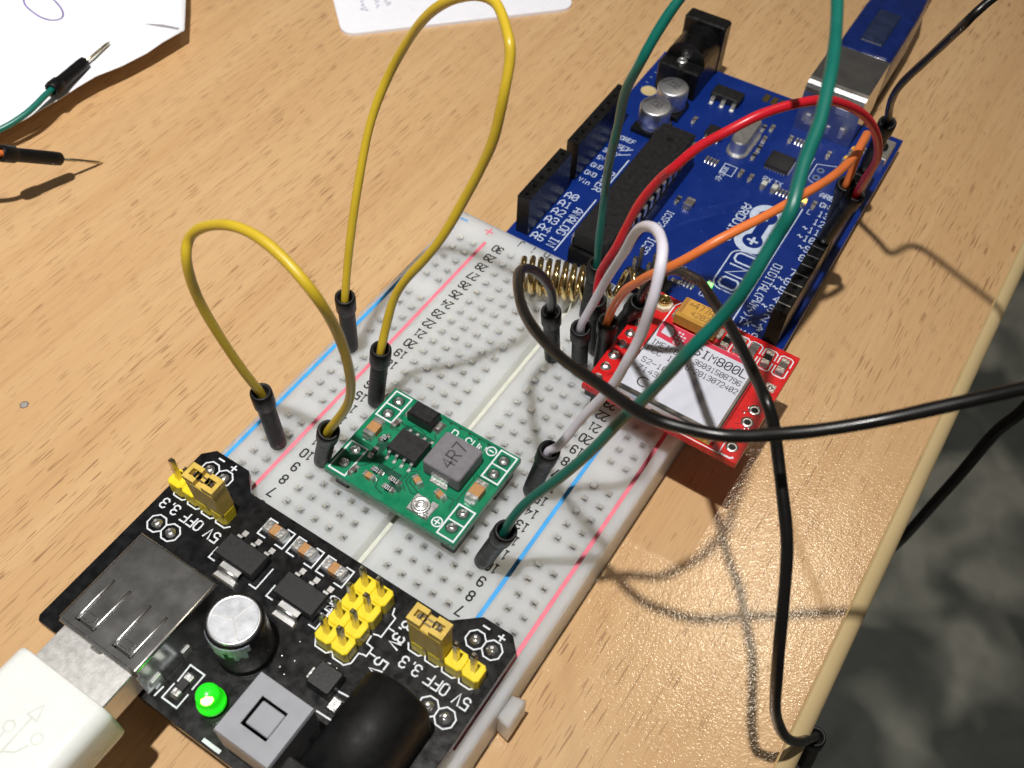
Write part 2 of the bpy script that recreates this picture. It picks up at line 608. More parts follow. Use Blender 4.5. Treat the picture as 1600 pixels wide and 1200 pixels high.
def chip_part(name, parent, x, y, z, l, w, h, body, rot=0.0, cap=.24):
    """two-terminal part: body between two tinned ends, long axis along local x"""
    def b(mb):
        c = l * cap
        mb.box(-l / 2 + c, l / 2 - c, -w / 2 + .02, w / 2 - .02, 0, h - .015, .02, 0)
        mb.box(-l / 2, -l / 2 + c, -w / 2, w / 2, 0, h, .05, 1)
        mb.box(l / 2 - c, l / 2, -w / 2, w / 2, 0, h, .05, 1)
        for sx in (-1, 1):                       # solder fillets
            x0 = sx * l / 2
            i = [mb.vert(p) for p in ((x0, -w / 2, .01), (x0, w / 2, .01), (x0 + sx * .28, w / 2 * .9, .012), (x0 + sx * .28, -w / 2 * .9, .012),
                                      (x0, -w / 2, h * .7), (x0, w / 2, h * .7))]
            mb.face((i[4], i[5], i[2], i[3]) if sx < 0 else (i[3], i[2], i[5], i[4]), 1, True)
            mb.face((i[0], i[3], i[4]) if sx < 0 else (i[4], i[3], i[0]), 1)
            mb.face((i[1], i[5], i[2]) if sx < 0 else (i[2], i[5], i[1]), 1)
    return inst(name, ('chip', body, l, w, h, cap), b, [body, 'solder'], parent, (x, y, z), rot)


def solder_joint(parent, x, y, z, r=.75, h=.55, pin=True, seed=0):
    def b(mb):
        g = random.Random(seed)
        seg = 12
        ids = []
        for rr, zz in ((1, 0), (.86, .35), (.55, .75), (.30, 1.0)):
            ids.append([mb.vert((rr * r * (1 + g.uniform(-.12, .12)) * math.cos(2 * math.pi * k / seg), rr * r * (1 + g.uniform(-.12, .12)) * math.sin(2 * math.pi * k / seg),
                                 .012 + zz * h * (1 + g.uniform(-.12, .12)))) for k in range(seg)])
        for a, c in zip(ids, ids[1:]):
            for k in range(seg):
                mb.face((a[k], a[(k + 1) % seg], c[(k + 1) % seg], c[k]), 0, True)
        mb.face(ids[-1], 0, True)
        if pin:
            mb.box(-.24, .24, -.24, .24, h * .6, h + .45, .08, 1)
    return inst('solder_joint', ('solder', r, h, pin, seed), b, ['solder', 'tin'], parent, (x, y, z), seed * 37)


def gull_leg(parent, x, y, z, rot, w=.42, out=1.2, h=.9, name='leg'):
    """lead leaving a chip along local +x, stepping down to the board"""
    def b(mb):
        t = .12
        prof = [(0, h), (out * .3, h), (out * .55, t), (out, t)]
        L = []
        for px, pz in prof:
            L.append([mb.vert((px, -w / 2, pz)), mb.vert((px, w / 2, pz)), mb.vert((px, w / 2, pz - t)), mb.vert((px, -w / 2, pz - t))])
        for a, c in zip(L, L[1:]):
            for k in range(4):
                mb.face((a[k], c[k], c[(k + 1) % 4], a[(k + 1) % 4]), 0)
        mb.face(L[-1], 0)
    return inst(name, ('gull', w, out, h), b, 'tin', parent, (x, y, z), rot)


# ================================================================== setting
mb = MB()
mb.box(-2500, 2500, -2500, 2500, -765, -748)
tag(obj('floor', mb, 'floor'), None, None, None, 'structure')

# desk: laminate top with a rounded plastic edge band along its right side
EDGE_IN, EDGE_OUT = 60.2, 62.7
desk = thing('desk', (0, 0, TZ - 25), 'beech laminate desk top with a rounded plain edge band above a dark floor', 'desk')
mb = MB()
mb.box(-900, EDGE_IN - .3, -700, 900, TZ - 25, TZ)
obj('tabletop', mb, 'wood', desk)
mb = MB()
r = EDGE_OUT - EDGE_IN
prof = [(EDGE_IN, TZ - 25)] + [(EDGE_OUT - r + r * math.cos(R(a)), TZ - r + r * math.sin(R(a)) - .05) for a in range(0, 91, 10)]
prof.insert(1, (EDGE_OUT, TZ - 25))
ids = [[mb.vert((x, y, z)) for x, z in prof] for y in (-700, 900)]
n_ = len(prof)
for k in range(n_):
    mb.face((ids[0][k], ids[0][(k + 1) % n_], ids[1][(k + 1) % n_], ids[1][k]), 0, True)
mb.face(ids[0]); mb.face(list(reversed(ids[1])))
obj('edge_band', mb, 'band', desk)

# ================================================================== breadboard
bb = thing('breadboard', (0, 39.4, TZ), 'white breadboard with numbered rows and blue and pink rail lines on the desk', 'breadboard')
BX0, BX1, BY0, BY1 = -27.3, 27.5, -2.0, 80.8
cols_main = [-13.97 + 2.54 * i for i in range(5)] + [3.81 + 2.54 * i for i in range(5)]
cols_rail = [-23.54, -21.0, 21.0, 23.54]
rows_main = [2.54 * r_ for r_ in range(1, 31)]
rows_rail = [39.37 + 2.54 * k for k in range(-14, 15) if k not in (-9, -3, 3, 9)]
HW = .43
xs, hx = [BX0 + .5], {}
stops = sorted([(c, HW, 'm' if c in cols_main else 'r') for c in cols_main + cols_rail] + [(0, .85, 't')])
for c, w_, k in stops:
    xs += [c - w_, c + w_]
    hx[len(xs) - 2] = k
xs.append(BX1 - .5)
ys, hy = [BY0 + .5], {}
for c, k in sorted([(c, 'm') for c in rows_main] + [(c, 'r') for c in rows_rail]):
    ys += [c - HW, c + HW]
    hy[len(ys) - 2] = k
ys.append(BY1 - .5)
mb = MB()
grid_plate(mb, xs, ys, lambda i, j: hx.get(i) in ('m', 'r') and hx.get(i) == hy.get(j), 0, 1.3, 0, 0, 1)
# the centre trough and the rail seams are lowered strips: shift their cells down
skip = {i for i, k in hx.items() if k in ('t', 's')}
keep_f, keep_m, keep_s = [], [], []
for f, m_, s_ in zip(mb.f, mb.m, mb.sm):
    cx = sum(mb.v[i][0] for i in f) / len(f)
    cz = sum(mb.v[i][2] for i in f) / len(f)
    if any(xs[i] < cx < xs[i + 1] for i in skip) and cz > -.01:
        continue
    keep_f.append(f); keep_m.append(m_); keep_s.append(s_)
mb.f, mb.m, mb.sm = keep_f, keep_m, keep_s
for i in skip:
    a, c = xs[i], xs[i + 1]
    dp = 2.2 if hx[i] == 't' else .5
    ta = .25 if hx[i] == 't' else 0
    q = [mb.vert(p) for p in ((a, ys[0], 0), (a, ys[-1], 0), (a + ta, ys[-1], -dp), (a + ta, ys[0], -dp), (c - ta, ys[0], -dp), (c - ta, ys[-1], -dp), (c, ys[-1], 0), (c, ys[0], 0))]
    mb.face((q[0], q[3], q[2], q[1]))
    mb.face((q[3], q[4], q[5], q[2]), 2)
    mb.face((q[7], q[6], q[5], q[4]))
# rounded rim and sides
rim = [(0.5, 0), (.2, -.09), (.06, -.25), (0, -.55), (0, -8.6 + .02)]
prev = None
for ins, z in rim:
    r_ = [mb.vert(p) for p in ((BX0 + ins, BY0 + ins, z), (BX1 - ins, BY0 + ins, z), (BX1 - ins, BY1 - ins, z), (BX0 + ins, BY1 - ins, z))]
    if prev:
        for k in range(4):
            mb.face((prev[k], r_[k], r_[(k + 1) % 4], prev[(k + 1) % 4]), 0)
    prev = r_
mb.face(prev)
obj('body', mb, ['abs', 'pit', 'abs_trough'], bb)
# spring contacts seen down the holes
mb = MB()
g = random.Random(3)
for cset, rset in ((cols_main, rows_main), (cols_rail, rows_rail)):
    for cx in cset:
        for cy in rset:
            d = -.32 - g.random() * .25
            t = g.uniform(.05, .22)
            a = [mb.vert(p) for p in ((cx - .41, cy + .10, d), (cx + .41, cy + .10, d), (cx + .41, cy + .38, d - .35 - t), (cx - .41, cy + .38, d - .35 - t))]
            mb.face(a)
            a = [mb.vert(p) for p in ((cx - .41, cy - .12, d - .05), (cx - .41, cy - .42, d - .45), (cx + .41, cy - .42, d - .45), (cx + .41, cy - .12, d - .05))]
            mb.face(a)
obj('contact_clip', mb, 'clip', bb, kind='stuff')


def dovetail(mb, x, y, s):
    mb.prism([(x, y - 1.7 * s), (x + 2.0 * s, y - 2.1 * s), (x + 2.0 * s, y + 2.1 * s), (x, y + 1.7 * s)] if s > 0 else
             [(x, y + 1.7), (x - 2, y + 2.1), (x - 2, y - 2.1), (x, y - 1.7)], -7.2, -2.0, .25, 0)


mb = MB()
dovetail(mb, BX1 - .05, 11.0, 1)
obj('side_tab', mb, 'abs', bb)
mb = MB()
dovetail(mb, BX1 - .05, 67.5, 1)
obj('side_tab', mb, 'abs', bb)
for cx, mm, nm in ((-26.1, 'blue_line', 'blue_stripe'), (-19.3, 'red_line', 'pink_stripe'), (18.5, 'blue_line', 'blue_stripe'), (25.5, 'red_line', 'pink_stripe')):
    mb = MB()
    mb.ribbon([(cx, 2.6), (cx, 76.1)], .62, .018)
    obj(nm, mb, mm, bb)
mb = MB()
for r_ in range(1, 31):
    for cx in (-16.55, 15.95):
        mb.text(str(r_).replace('0', 'o'), cx, r_ * 2.54 - .1, 1.45, 180, .26, .015, wide=.78, adv=5.2)
for k, ch in enumerate('jihgf'):
    mb.text(ch if ch in FONT else 'i', -13.97 + 2.54 * k, 79.55, 1.5, 180, .2, .015, wide=.8)
for k, ch in enumerate('edc'):
    mb.text(ch if ch in FONT else 'c', 3.81 + 2.54 * k, 79.5, 1.4, 180, .2, .015, wide=.8)
obj('row_numbers', mb, 'black_print', bb, kind='stuff')
mb = MB()
mb.text('-', -25.6, 78.9, 2.4, 180, .3, .015); mb.text('-', 20.9, 78.9, 2.2, 180, .3, .015)
split('minus_sign', mb, 'blue_line', bb)
mb = MB()
mb.text('+', -20.2, 78.9, 2.2, 180, .3, .015); mb.text('+', 25.3, 78.9, 2.2, 180, .3, .015)
split('plus_sign', mb, 'red_line', bb)

# ================================================================== breadboard power supply (black board)
PZ = 4.7
ps = thing('power_supply_board', (0, 1, 0), 'black power supply board with lit green lamp and grey button on the breadboard end', 'circuit board')
out = [(-26.3, -13.7), (-25.8, -14.3), (26.0, -14.5), (26.1, 15.4), (24.6, 17.0), (20.2, 17.0), (16.9, 14.25), (-16.4, 14.25), (-19.0, 16.8), (-24.9, 16.8), (-26.4, 15.2)]
mb = MB()
mb.prism(out, PZ - 1.55, PZ, .06, 0, 0)
obj('board', mb, 'pcb_black', ps)
# pin headers underneath into the rails
for sx in (-1, 1):
    mb = MB()
    for cy in (13.97, 3.81):
        mb.box(sx * 22.27 - 2.5, sx * 22.27 + 2.5, cy - 1.25, cy + 1.25, .02, PZ - 1.55, .2)
    split('pin_strip', mb, 'black', ps)

mb = MB()
SZ = PZ + .014
W_ = .21
for cx in (-22.27, 22.27):
    for cy in (13.9, 3.75):
        for s_ in (-1.24, 1.24):
            mb.ribbon(octagon(cx + s_, cy, 1.34), W_, SZ + (.003 if s_ > 0 else 0), closed=True)
    mb.text('-', cx - 1.0, 16.0, 1.3, 0, .26, SZ)
    mb.text('+', cx + 1.35, 15.9, 1.3, 0, .24, SZ)
for cx, sg in ((-20.3, 0), (19.9, 0)):
    mb.text('5V', cx + 4.1, 6.5, 1.45, 180, .22, SZ, wide=.85)
    mb.text('OFF', cx + .4, 6.55, 1.45, 180, .22, SZ, wide=.85)
    mb.text('3.3', cx - 3.6, 6.6, 1.45, 180, .22, SZ, wide=.85, adv=4.8)
    x0 = cx - 5.6 if cx > 0 else cx - 5.0
    base = [(x0, 8.9), (x0 + .5, 8.2), (x0 + 2.0, 8.2), (x0 + 2.54, 8.75)]
    for k in range(4):
        mb.ribbon([(p[0] + 2.54 * k, p[1]) for p in base], W_, SZ + .002 * (k % 2))
# header block outline with leads to its voltage names
mb.ribbon([(4.3, 12.2), (4.2, 3.2), (4.9, 2.2), (6.6, 2.2), (7.15, 2.8), (7.7, 2.2), (9.4, 2.2), (10.0, 2.9), (10.0, 4.4), (10.6, 4.6), (11.0, 4.6), (11.0, 5.9), (10.0, 6.0), (9.9, 7.0)], W_, SZ)
mb.ribbon([(11.0, 5.2), (11.9, 5.2)], W_, SZ + .004)
mb.ribbon([(10.0, 7.4), (10.6, 7.6), (11.0, 7.6), (11.0, 10.6), (10.4, 10.8), (10.1, 11.6)], W_, SZ)
mb.ribbon([(11.0, 9.1), (11.9, 9.1)], W_, SZ + .004)
mb.text('5V', 13.0, 4.3, 1.6, -90, .25, SZ, wide=.85)
mb.text('3.3V', 12.9, 9.2, 1.5, -90, .25, SZ, wide=.8, adv=4.8)
mb.text('GND', 3.1, 7.3, 1.35, -90, .22, SZ, wide=.8)
# brackets around the three capacitors
for cx in (-9.35, -4.4, .6):
    mb.ribbon([(cx - .9, 12.75), (cx - 2.15, 12.75), (cx - 2.15, 10.1), (cx - .9, 10.1)], W_, SZ)
    mb.ribbon([(cx + .9, 12.75), (cx + 2.1, 12.75), (cx + 2.1, 10.1), (cx + .9, 10.1)], W_, SZ)
# regulator corners
for cx in (-10.4, -.55):
    mb.ribbon([(cx + 4.1, 7.2), (cx + 4.1, 3.9), (cx + 3.0, 3.9)], .2, SZ)
    mb.ribbon([(cx - 4.0, 5.6), (cx - 4.0, 3.9), (cx - 3.0, 3.9)], .2, SZ)
# lamp resistor brackets, diode corners, near edge marks
mb.ribbon([(-5.95, -10.4), (-6.1, -8.1), (-3.8, -8.1), (-3.8, -10.2)], W_, SZ)
mb.ribbon([(-6.1, -10.9), (-6.1, -12.9), (-3.75, -12.9), (-3.75, -11.0)], W_, SZ)
mb.ribbon([(7.9, -.9), (7.3, -.6), (7.2, 1.1), (7.9, 1.4)], W_, SZ)
mb.ribbon([(11.0, -.7), (12.9, -.5), (13.0, -3.9), (10.3, -4.0)], W_, SZ)
mb.ribbon([(1.6, -13.9), (3.9, -13.9)], .5, SZ)
mb.ribbon([(-7.0, -13.2), (-6.9, -11.9)], W_, SZ)
obj('silkscreen', mb, 'silk', ps, kind='stuff')
# solder points of the rail pins
sd = 0
for cx in (-23.5, -21.0, 21.0, 23.5):
    for cy in (13.9, 3.75):
        sd += 1
        solder_joint(ps, cx, cy, PZ, .72, .42, True, sd % 4)

# USB-A socket
ux0, ux1, uy0, uy1, uz = -20.0, -7.4, -13.3, 0.0, PZ + 7.0
us = MB()
sx_ = [ux0 + .35, -18.15, -17.75, -15.45, -15.05, -12.15, -11.75, -9.45, -9.05, ux1 - .35]
sy_ = [uy0 + .02, uy0 + .75, uy0 + 1.05, -6.5, uy1 - .3]
cut = {(1, 1), (1, 2), (3, 1), (3, 2), (5, 1), (5, 2), (7, 1), (7, 2), (2, 1), (6, 1)}
grid_plate(us, sx_, sy_, lambda i, j: (i, j) in cut, uz, .55, 0, 1, 1)
for (x0, x1, y0, y1) in ((ux0, ux1, uy0, uy1),):
    rim = [(.35, 0, .02, .3), (.20, -.03, .02, .17), (.09, -.10, .02, .08), (.02, -.21, .01, .02), (0, -.35, .0, 0), (0, -6.9, 0, 0)]
    prev = None
    for ix, dz, iy0, iy1 in rim:
        q = [us.vert(p) for p in ((x0 + ix, y0 + iy0, uz + dz), (x1 - ix, y0 + iy0, uz + dz), (x1 - ix, y1 - iy1, uz + dz), (x0 + ix, y1 - iy1, uz + dz))]
        if prev:
            for k in (1, 2, 3):
                us.face((prev[k], q[k], q[(k + 1) % 4], prev[(k + 1) % 4]), 0, dz > -1)
        prev = q
# mouth: inner tunnel
us.box(ux0 + .02, ux0 + .32, uy0 + .01, uy0 + 8, PZ + .1, uz - .36, 0, 0)
us.box(ux1 - .32, ux1 - .02, uy0 + .01, uy0 + 8, PZ + .1, uz - .36, 0, 0)
us.box(ux0 + .33, ux1 - .33, uy0 + .01, uy0 + 8, PZ + .1, PZ + .4, 0, 0)
# flared lips
us.prism([(ux0 + .6, uy0 - .45), (ux1 - .6, uy0 - .45), (ux1 - .5, uy0 - .02), (ux0 + .5, uy0 - .02)], uz - .05, uz + .28, .1, 0)
us.prism([(ux1 + .02, uy0 - .4), (ux1 + .35, uy0 - .4), (ux1 + .02, uy0 + .3)], PZ + 1.2, uz - 1.0, 0, 0)
socket = obj('usb_socket', us, ['steel', 'boot_hole'], ps)
for cx in (-16.6, -10.6):
    mb = MB()
    mb.box(cx - .95, cx + .95, -12.1, -6.6, uz - .02, uz + .03, 0, 0)
    mb.prism(rrect(cx - .8, cx + .8, -12.05, -11.0, .3), uz + .03, uz + .22, .12, 0)
    obj('spring_tongue', mb, 'steel', socket)
    for s_ in (-1, 1):
        mb = MB()
        mb.tube([(cx + s_ * 1.30, -12.4, uz - .02), (cx + s_ * 1.33, -11.4, uz + .06), (cx + s_ * 1.36, -9, uz + .05), (cx + s_ * 1.38, -6.6, uz - .08)], .17, 10)
        obj('slot_lip', mb, 'tin', socket)
mb = MB()
mb.box(ux1 + .03, ux1 + .2, -12.6, -11.2, PZ + .02, PZ + 2.3, .03)
mb.box(ux1 + .03, ux1 + .2, -7.8, -6.6, PZ + .02, PZ + 1.4, .03)
split('shield_leg', mb, 'tin', socket)

# electrolytic can
ccx, ccy, cr, cz1 = -1.75, -2.75, 3.55, PZ + 8.8
mb = MB()
mb.lathe(ccx, ccy, [(cr + .05, PZ + .02), (cr + .1, PZ + .5), (cr - .1, PZ + 1.0), (cr, PZ + 1.5), (cr, cz1 - .7), (cr - .06, cz1 - .25), (cr - .35, cz1 - .02), (cr - .45, cz1 - .03)], 32, 0)
ec = obj('electrolytic_capacitor', mb, 'black', ps)
mb = MB()
top = []
mb.lathe(ccx, ccy, [(cr - .36, cz1 - .03), (cr - .44, cz1 + .12), (cr - .66, cz1 + .16), (cr - .7, cz1 + .13)], 36, 0)
for k_, (dz_, tx_, ty_) in enumerate(((0, .05, .02), (-.01, -.05, .045), (-.02, .0, -.06))):
    pl_ = [(0, 0)] + [(q[0], q[1]) for q in arc(0, 0, cr - .62, 80 + 120 * k_, 200 + 120 * k_, 10)]
    ids_ = [mb.vert((ccx + x, ccy + y, cz1 + .06 + dz_ + tx_ * x + ty_ * y)) for x, y in pl_]
    mb.face(ids_)
obj('can_top', mb, 'alu', ec)
mb = MB()
for a in (80, 200, 320):
    mb.box(.1, cr - .75, -.09, .09, 0, .05)
    mb.xform(Matrix.Translation((ccx, ccy, cz1 + .12)) @ Matrix.Rotation(R(a), 4, 'Z'), len(mb.v) - 8)
obj('vent_score', mb, 'tin', ec)
mb = MB()
g = random.Random(5)
for k in range(12):
    a0 = 232 + k * 9
    h0 = cz1 - .62
    a_, c_ = R(a0), R(a0 + 8.6)
    zl = cz1 - g.uniform(1.7, 3.6)
    i4 = [mb.vert((ccx + (cr + .04) * math.cos(t), ccy + (cr + .04) * math.sin(t), z)) for t, z in ((a_, zl), (c_, zl), (c_, h0), (a_, h0))]
    mb.face(i4)
    i5 = [mb.vert((ccx + (cr - .38) * math.cos(t), ccy + (cr - .38) * math.sin(t), cz1 + .0)) for t in (c_, a_)]
    mb.face((i4[3], i4[2], i5[0], i5[1]))
obj('sleeve_stripe', mb, 'sleeve_lt', ec)

# power lamp
lx, ly = -.35, -10.2
mb = MB()
mb.lathe(lx, ly, [(1.75, PZ + 1.0), (1.75, PZ + 1.6), (1.5, PZ + 1.7), (1.5, PZ + 3.2), (1.42, PZ + 3.65), (1.2, PZ + 4.1), (.85, PZ + 4.42), (.4, PZ + 4.6), (.02, PZ + 4.64)], 24, 0)
led = obj('power_lamp', mb, 'led_lens', ps)
mb = MB()
mb.lathe(lx + .55, ly - .50, [(.02, PZ + 3.8), (.62, PZ + 3.9), (.78, PZ + 4.1), (.6, PZ + 4.36), (.02, PZ + 4.55)], 16, 0)
obj('lamp_glow', mb, 'led_core', led)
mb = MB()
for s_ in (-.6, .6):
    mb.box(lx + s_ - .2, lx + s_ + .2, ly - .2, ly + .2, PZ + .01, PZ + 1.0)
split('lamp_leg', mb, 'tin', led)
chip_part('resistor', ps, -4.95, -10.5, PZ, 3.0, 1.1, .5, 'chip', 90, .28)

pl_ = bpy.data.lights.new('lamp_light', 'POINT')
pl_.energy = 150
pl_.color = (.05, 1, .03)
pl_.shadow_soft_size = .5
po_ = bpy.data.objects.new('lamp_light', pl_)
COL.objects.link(po_)
po_.location = (lx + .35, ly - .45, PZ + 5.4)

# push button
bx0, bx1, by0, by1, bz1 = 4.75, 12.55, -13.4, -5.5, PZ + 8.3
mb = MB()
mb.box(bx0 + .1, bx1 - .1, by0 + .1, by1 - .1, PZ + .02, PZ + 3.0, .2)
btn = obj('push_button', mb, 'black', ps)
mb = MB()
mb.prism(rrect(bx0 - .05, bx1 + .05, by0 - .05, by1 + .05, .35, 3), PZ + 3.1, bz1 - .5, .05, 0)
cx_, cy_ = (bx0 + bx1) / 2, (by0 + by1) / 2
bxs = [bx0 + .1, cx_ - 1.85, cx_ + 1.85, bx1 - .1]
bys = [by0 + .1, cy_ - 1.85, cy_ + 1.85, by1 - .1]
grid_plate(mb, bxs, bys, lambda i, j: (i, j) == (1, 1), bz1, .5, 0, 0, 0)
q0 = [mb.vert((x, y, bz1)) for x, y in ((bxs[0], bys[0]), (bxs[3], bys[0]), (bxs[3], bys[3]), (bxs[0], bys[3]))]
q1 = [mb.vert((x, y, bz1 - .52)) for x, y in ((bx0 - .05, by0 - .05), (bx1 + .05, by0 - .05), (bx1 + .05, by1 + .05), (bx0 - .05, by1 + .05))]
for k in range(4):
    mb.face((q0[k], q1[k], q1[(k + 1) % 4], q0[(k + 1) % 4]))
cap_ = obj('button_cap', mb, 'grey_btn', btn)
mb = MB()
mb.box(cx_ - 1.5, cx_ + 1.72, cy_ - 1.45, cy_ + 1.55, bz1 - .48, bz1 - .12, .12)
obj('button_post', mb, 'grey_btn', btn)

# barrel jack
jx0, jx1 = 14.4, 23.3
jc, jr = (jx0 + jx1) / 2, (jx1 - jx0) / 2
prof = [(jx0, PZ + .02), (jx1, PZ + .02)] + [(jc + jr * math.cos(R(a)), PZ + 6.2 + jr * math.sin(R(a))) for a in range(0, 181, 12)]
mb = MB()
rings = []
for y, k in ((1.6, .93), (1.1, 1), (-11.2, 1)):
    rings.append([mb.vert((jc + (x - jc) * k, y, PZ + (z - PZ) * (k if z > PZ + 1 else 1))) for x, z in prof])
nn = len(prof)
for a, c in zip(rings, rings[1:]):
    for k in range(nn):
        mb.face((a[k], c[k], c[(k + 1) % nn], a[(k + 1) % nn]), 0, k > 1)
mb.face(rings[0]); mb.face(list(reversed(rings[-1])))
mb.box(jx0 - .1, jx1 + .1, -14.9, -11.2, PZ + .02, PZ + 11.0, .3)
jk = obj('barrel_jack', mb, 'matte', ps)
mb = MB()
mb.prism([(23.6, -7.2), (24.9, -7.4), (24.4, -5.2), (23.7, -4.6)], PZ + .02, PZ + .8, .3)
obj('jack_solder_tab', mb, 'solder', jk)

# protection diode
mb = MB()
mb.box(7.4, 10.9, -2.4, .9, PZ + .02, PZ + 2.1, .25)
di = obj('diode', mb, 'chip', ps)
mb = MB()
mb.prism([(10.9, -3.4), (12.6, -3.4), (12.6, -1.4), (10.9, -1.4)], PZ + .02, PZ + .75, .35)
mb.box(6.6, 7.4, -1.6, 0, PZ + .02, PZ + .5, .1)
split('lead', mb, 'solder', di)

# two regulators
for cx in (-10.4, -.55):
    def b(mb):
        mb.prism([(-3.3, -1.8), (3.3, -1.8), (3.3, 1.8), (-3.3, 1.8)], .1, 1.65, .3, 0, bb=.2)
    rg = inst('voltage_regulator', 'sot223', b, 'chip_soft', ps, (cx, 6.1, PZ))

    def b2(mb):
        mb.box(-1.55, 1.55, -2.6, -1.8, .75, .95)
        P_ = [(-2.55, .95)] + [(-2.6 - .42 * math.sin(R(a)), .53 + .42 * math.cos(R(a))) for a in range(0, 91, 15)] + [(-3.15, .1), (-2.7, .1), (-2.55, .75)]
        ra = [mb.vert((-1.55, y, z)) for y, z in P_]
        rb = [mb.vert((1.55, y, z)) for y, z in P_]
        for k in range(len(P_)):
            j = (k + 1) % len(P_)
            mb.face((ra[k], ra[j], rb[j], rb[k])[::-1], 0, k < 8)
        mb.face(ra); mb.face(rb[::-1])
        mb.prism([(-1.9, -3.9), (1.9, -3.9), (1.75, -2.9), (-1.75, -2.9)], .015, .34, .25)
    t_ = inst('tab', 'sot223tab', b2, 'tin', ps, (cx, 6.1, PZ))
    t_.parent = rg
    t_.location = (0, 0, 0)
    for s_ in (-2.3, 0, 2.3):
        l_ = gull_leg(ps, cx + s_, 7.9, PZ, 90, .75, 1.6, .8, 'lead')
        l_.parent = rg
        l_.location = (s_, 1.8, 0)
for cx in (-9.35, -4.4, .6):
    chip_part('ceramic_capacitor', ps, cx, 11.42, PZ, 3.3, 1.55, 1.2, 'ceramic', 0, .34)
g = random.Random(11)
for k in range(15):        # tinned vias
    x, y = g.uniform(2, 13), g.uniform(-4.5, 3)
    if 4.2 < x < 10 and y > 1.5 or 7 < x < 13 and y < 1.2:
        continue
    inst('via', 'pvia', lambda mb: mb.lathe(0, 0, [(.15, .005), (.11, .04), (.02, .05)], 8), 'solder', ps, (x, y, PZ))


def yellow_cell(mb):
    h = 1.26
    c = .42
    mb.prism([(-h + c, -h), (h - c, -h), (h, -h + c), (h, h - c), (h - c, h), (-h + c, h), (-h, h - c), (-h, -h + c)], .02, 2.5, .12, 0)


def hdr_pin(h):
    def b(mb):
        mb.prism([(-.32, -.32), (.32, -.32), (.32, .32), (-.32, .32)], 2.4, h, .22)
    return b


for cy in (3.72, 6.26, 8.80, 11.34):
    for cx in (5.9, 8.44):
        h_ = inst('header_block', 'ycell', yellow_cell, 'yellow_hdr', ps, (cx, cy, PZ))
        p_ = inst('pin', ('hpin', 7.3), hdr_pin(7.3), 'brass_pin', ps, (cx, cy, PZ))
        p_.parent = h_
        p_.location = (0, 0, 0)
for x0, covered in ((-24.5, (2, 3)), (15.95, (0, 1))):
    for k in range(4):
        h_ = inst('header_block', 'ycell', yellow_cell, 'yellow_hdr', ps, (x0 + 2.54 * k, 9.75, PZ))
        p_ = inst('pin', ('hpin', 7.3), hdr_pin(7.3), 'brass_pin', ps, (x0 + 2.54 * k, 9.75, PZ))
        p_.parent = h_
        p_.location = (0, 0, 0)


def jumper_cap(x, lean, label):
    t = thing('pin_jumper', (x, 9.75, PZ + 2.52), label, 'pin jumper', 'yellow pin jumpers')
    mb = MB()
    mb.box(-2.5, 2.5, -1.22, 1.22, 0, 5.3, .18)
    for s_ in (-1, 1):
        gx = [s_ * 1.6 - .98, s_ * 1.6 - .4, s_ * 1.6 + .4, s_ * 1.6 + .98]
        gx.sort()
        gy = [-1.18, -.5, .5, 1.18]
        zt = 6.3
        grid_plate(mb, gx, gy, lambda i, j: (i, j) == (1, 1) or (i == (0 if s_ > 0 else 2) and j == 1), zt, .9, 0, 0, 0)
        ring = [(gx[0], gy[0]), (gx[3], gy[0]), (gx[3], gy[3]), (gx[0], gy[3])]
        a = [mb.vert((px, py, zt)) for px, py in ring]
        c = [mb.vert((px, py, 5.25)) for px, py in ring]
        for k in range(4):
            mb.face((c[k], c[(k + 1) % 4], a[(k + 1) % 4], a[k]))
    mb.xform(Matrix.Translation((x, 9.75, PZ + 2.52)) @ Matrix.Rotation(R(lean), 4, 'X'))
    obj('cap_body', mb, 'jumper', t)
    mb = MB()
    for yy in (-.32, .32):
        mb.box(-1.5, 1.5, yy - .1, yy + .1, 5.2, 5.75)
    mb.box(-1.75, -1.1, -.3, .3, 5.3, 6.0, .1)
    mb.box(1.1, 1.75, -.3, .3, 5.3, 6.0, .1)
    mb.xform(Matrix.Translation((x, 9.75, PZ + 2.52)) @ Matrix.Rotation(R(lean), 4, 'X'))
    split('contact', mb, 'brass_pin', t)


jumper_cap(-18.15, 3, 'yellow jumper cap over the 5V pins beside the metal USB socket')
jumper_cap(17.25, 0, 'yellow jumper cap over the 3.3 pins beside the black barrel jack')

# ================================================================== white USB plug
up = thing('usb_plug', (-13.5, -20, 8.3), 'white USB plug with a metal tip pushed into the socket of the black board', 'usb plug')
mb = MB()
mb.box(-19.3, -8.1, -18.4, -8.0, 5.95, 10.45, .18)
sh = obj('metal_shell', mb, 'dull_steel', up)
mb = MB()
mb.box(-14.7, -12.9, -14.0, -12.6, 10.46, 10.75, .25)
obj('dimple', mb, 'steel', sh)
prof = rrect(-21.0, -6.2, 4.0, 12.4, 2.1, 6)
mb = MB()
rings = []
for y, k in ((-18.2, .965), (-18.35, .985), (-18.8, 1.0), (-43, 1.0), (-48, .85), (-50, .5)):
    rings.append([mb.vert((-13.6 + (x + 13.6) * k, y, 8.2 + (z - 8.2) * k)) for x, z in prof])
nn = len(prof)
for a, c in zip(rings, rings[1:]):
    for k in range(nn):
        mb.face((a[k], c[k], c[(k + 1) % nn], a[(k + 1) % nn]), 0, True)
mb.face(rings[0]); mb.face(list(reversed(rings[-1])))
obj('overmould', mb, 'white_plug', up)
mb = MB()
tz = 12.405
mb.ribbon([(-12.6, -29.5), (-12.75, -23.4)], .22, tz)
mb.ribbon([(-13.5, -23.3), (-12.75, -21.6), (-12.0, -23.3)], .16, tz + .003, closed=True)
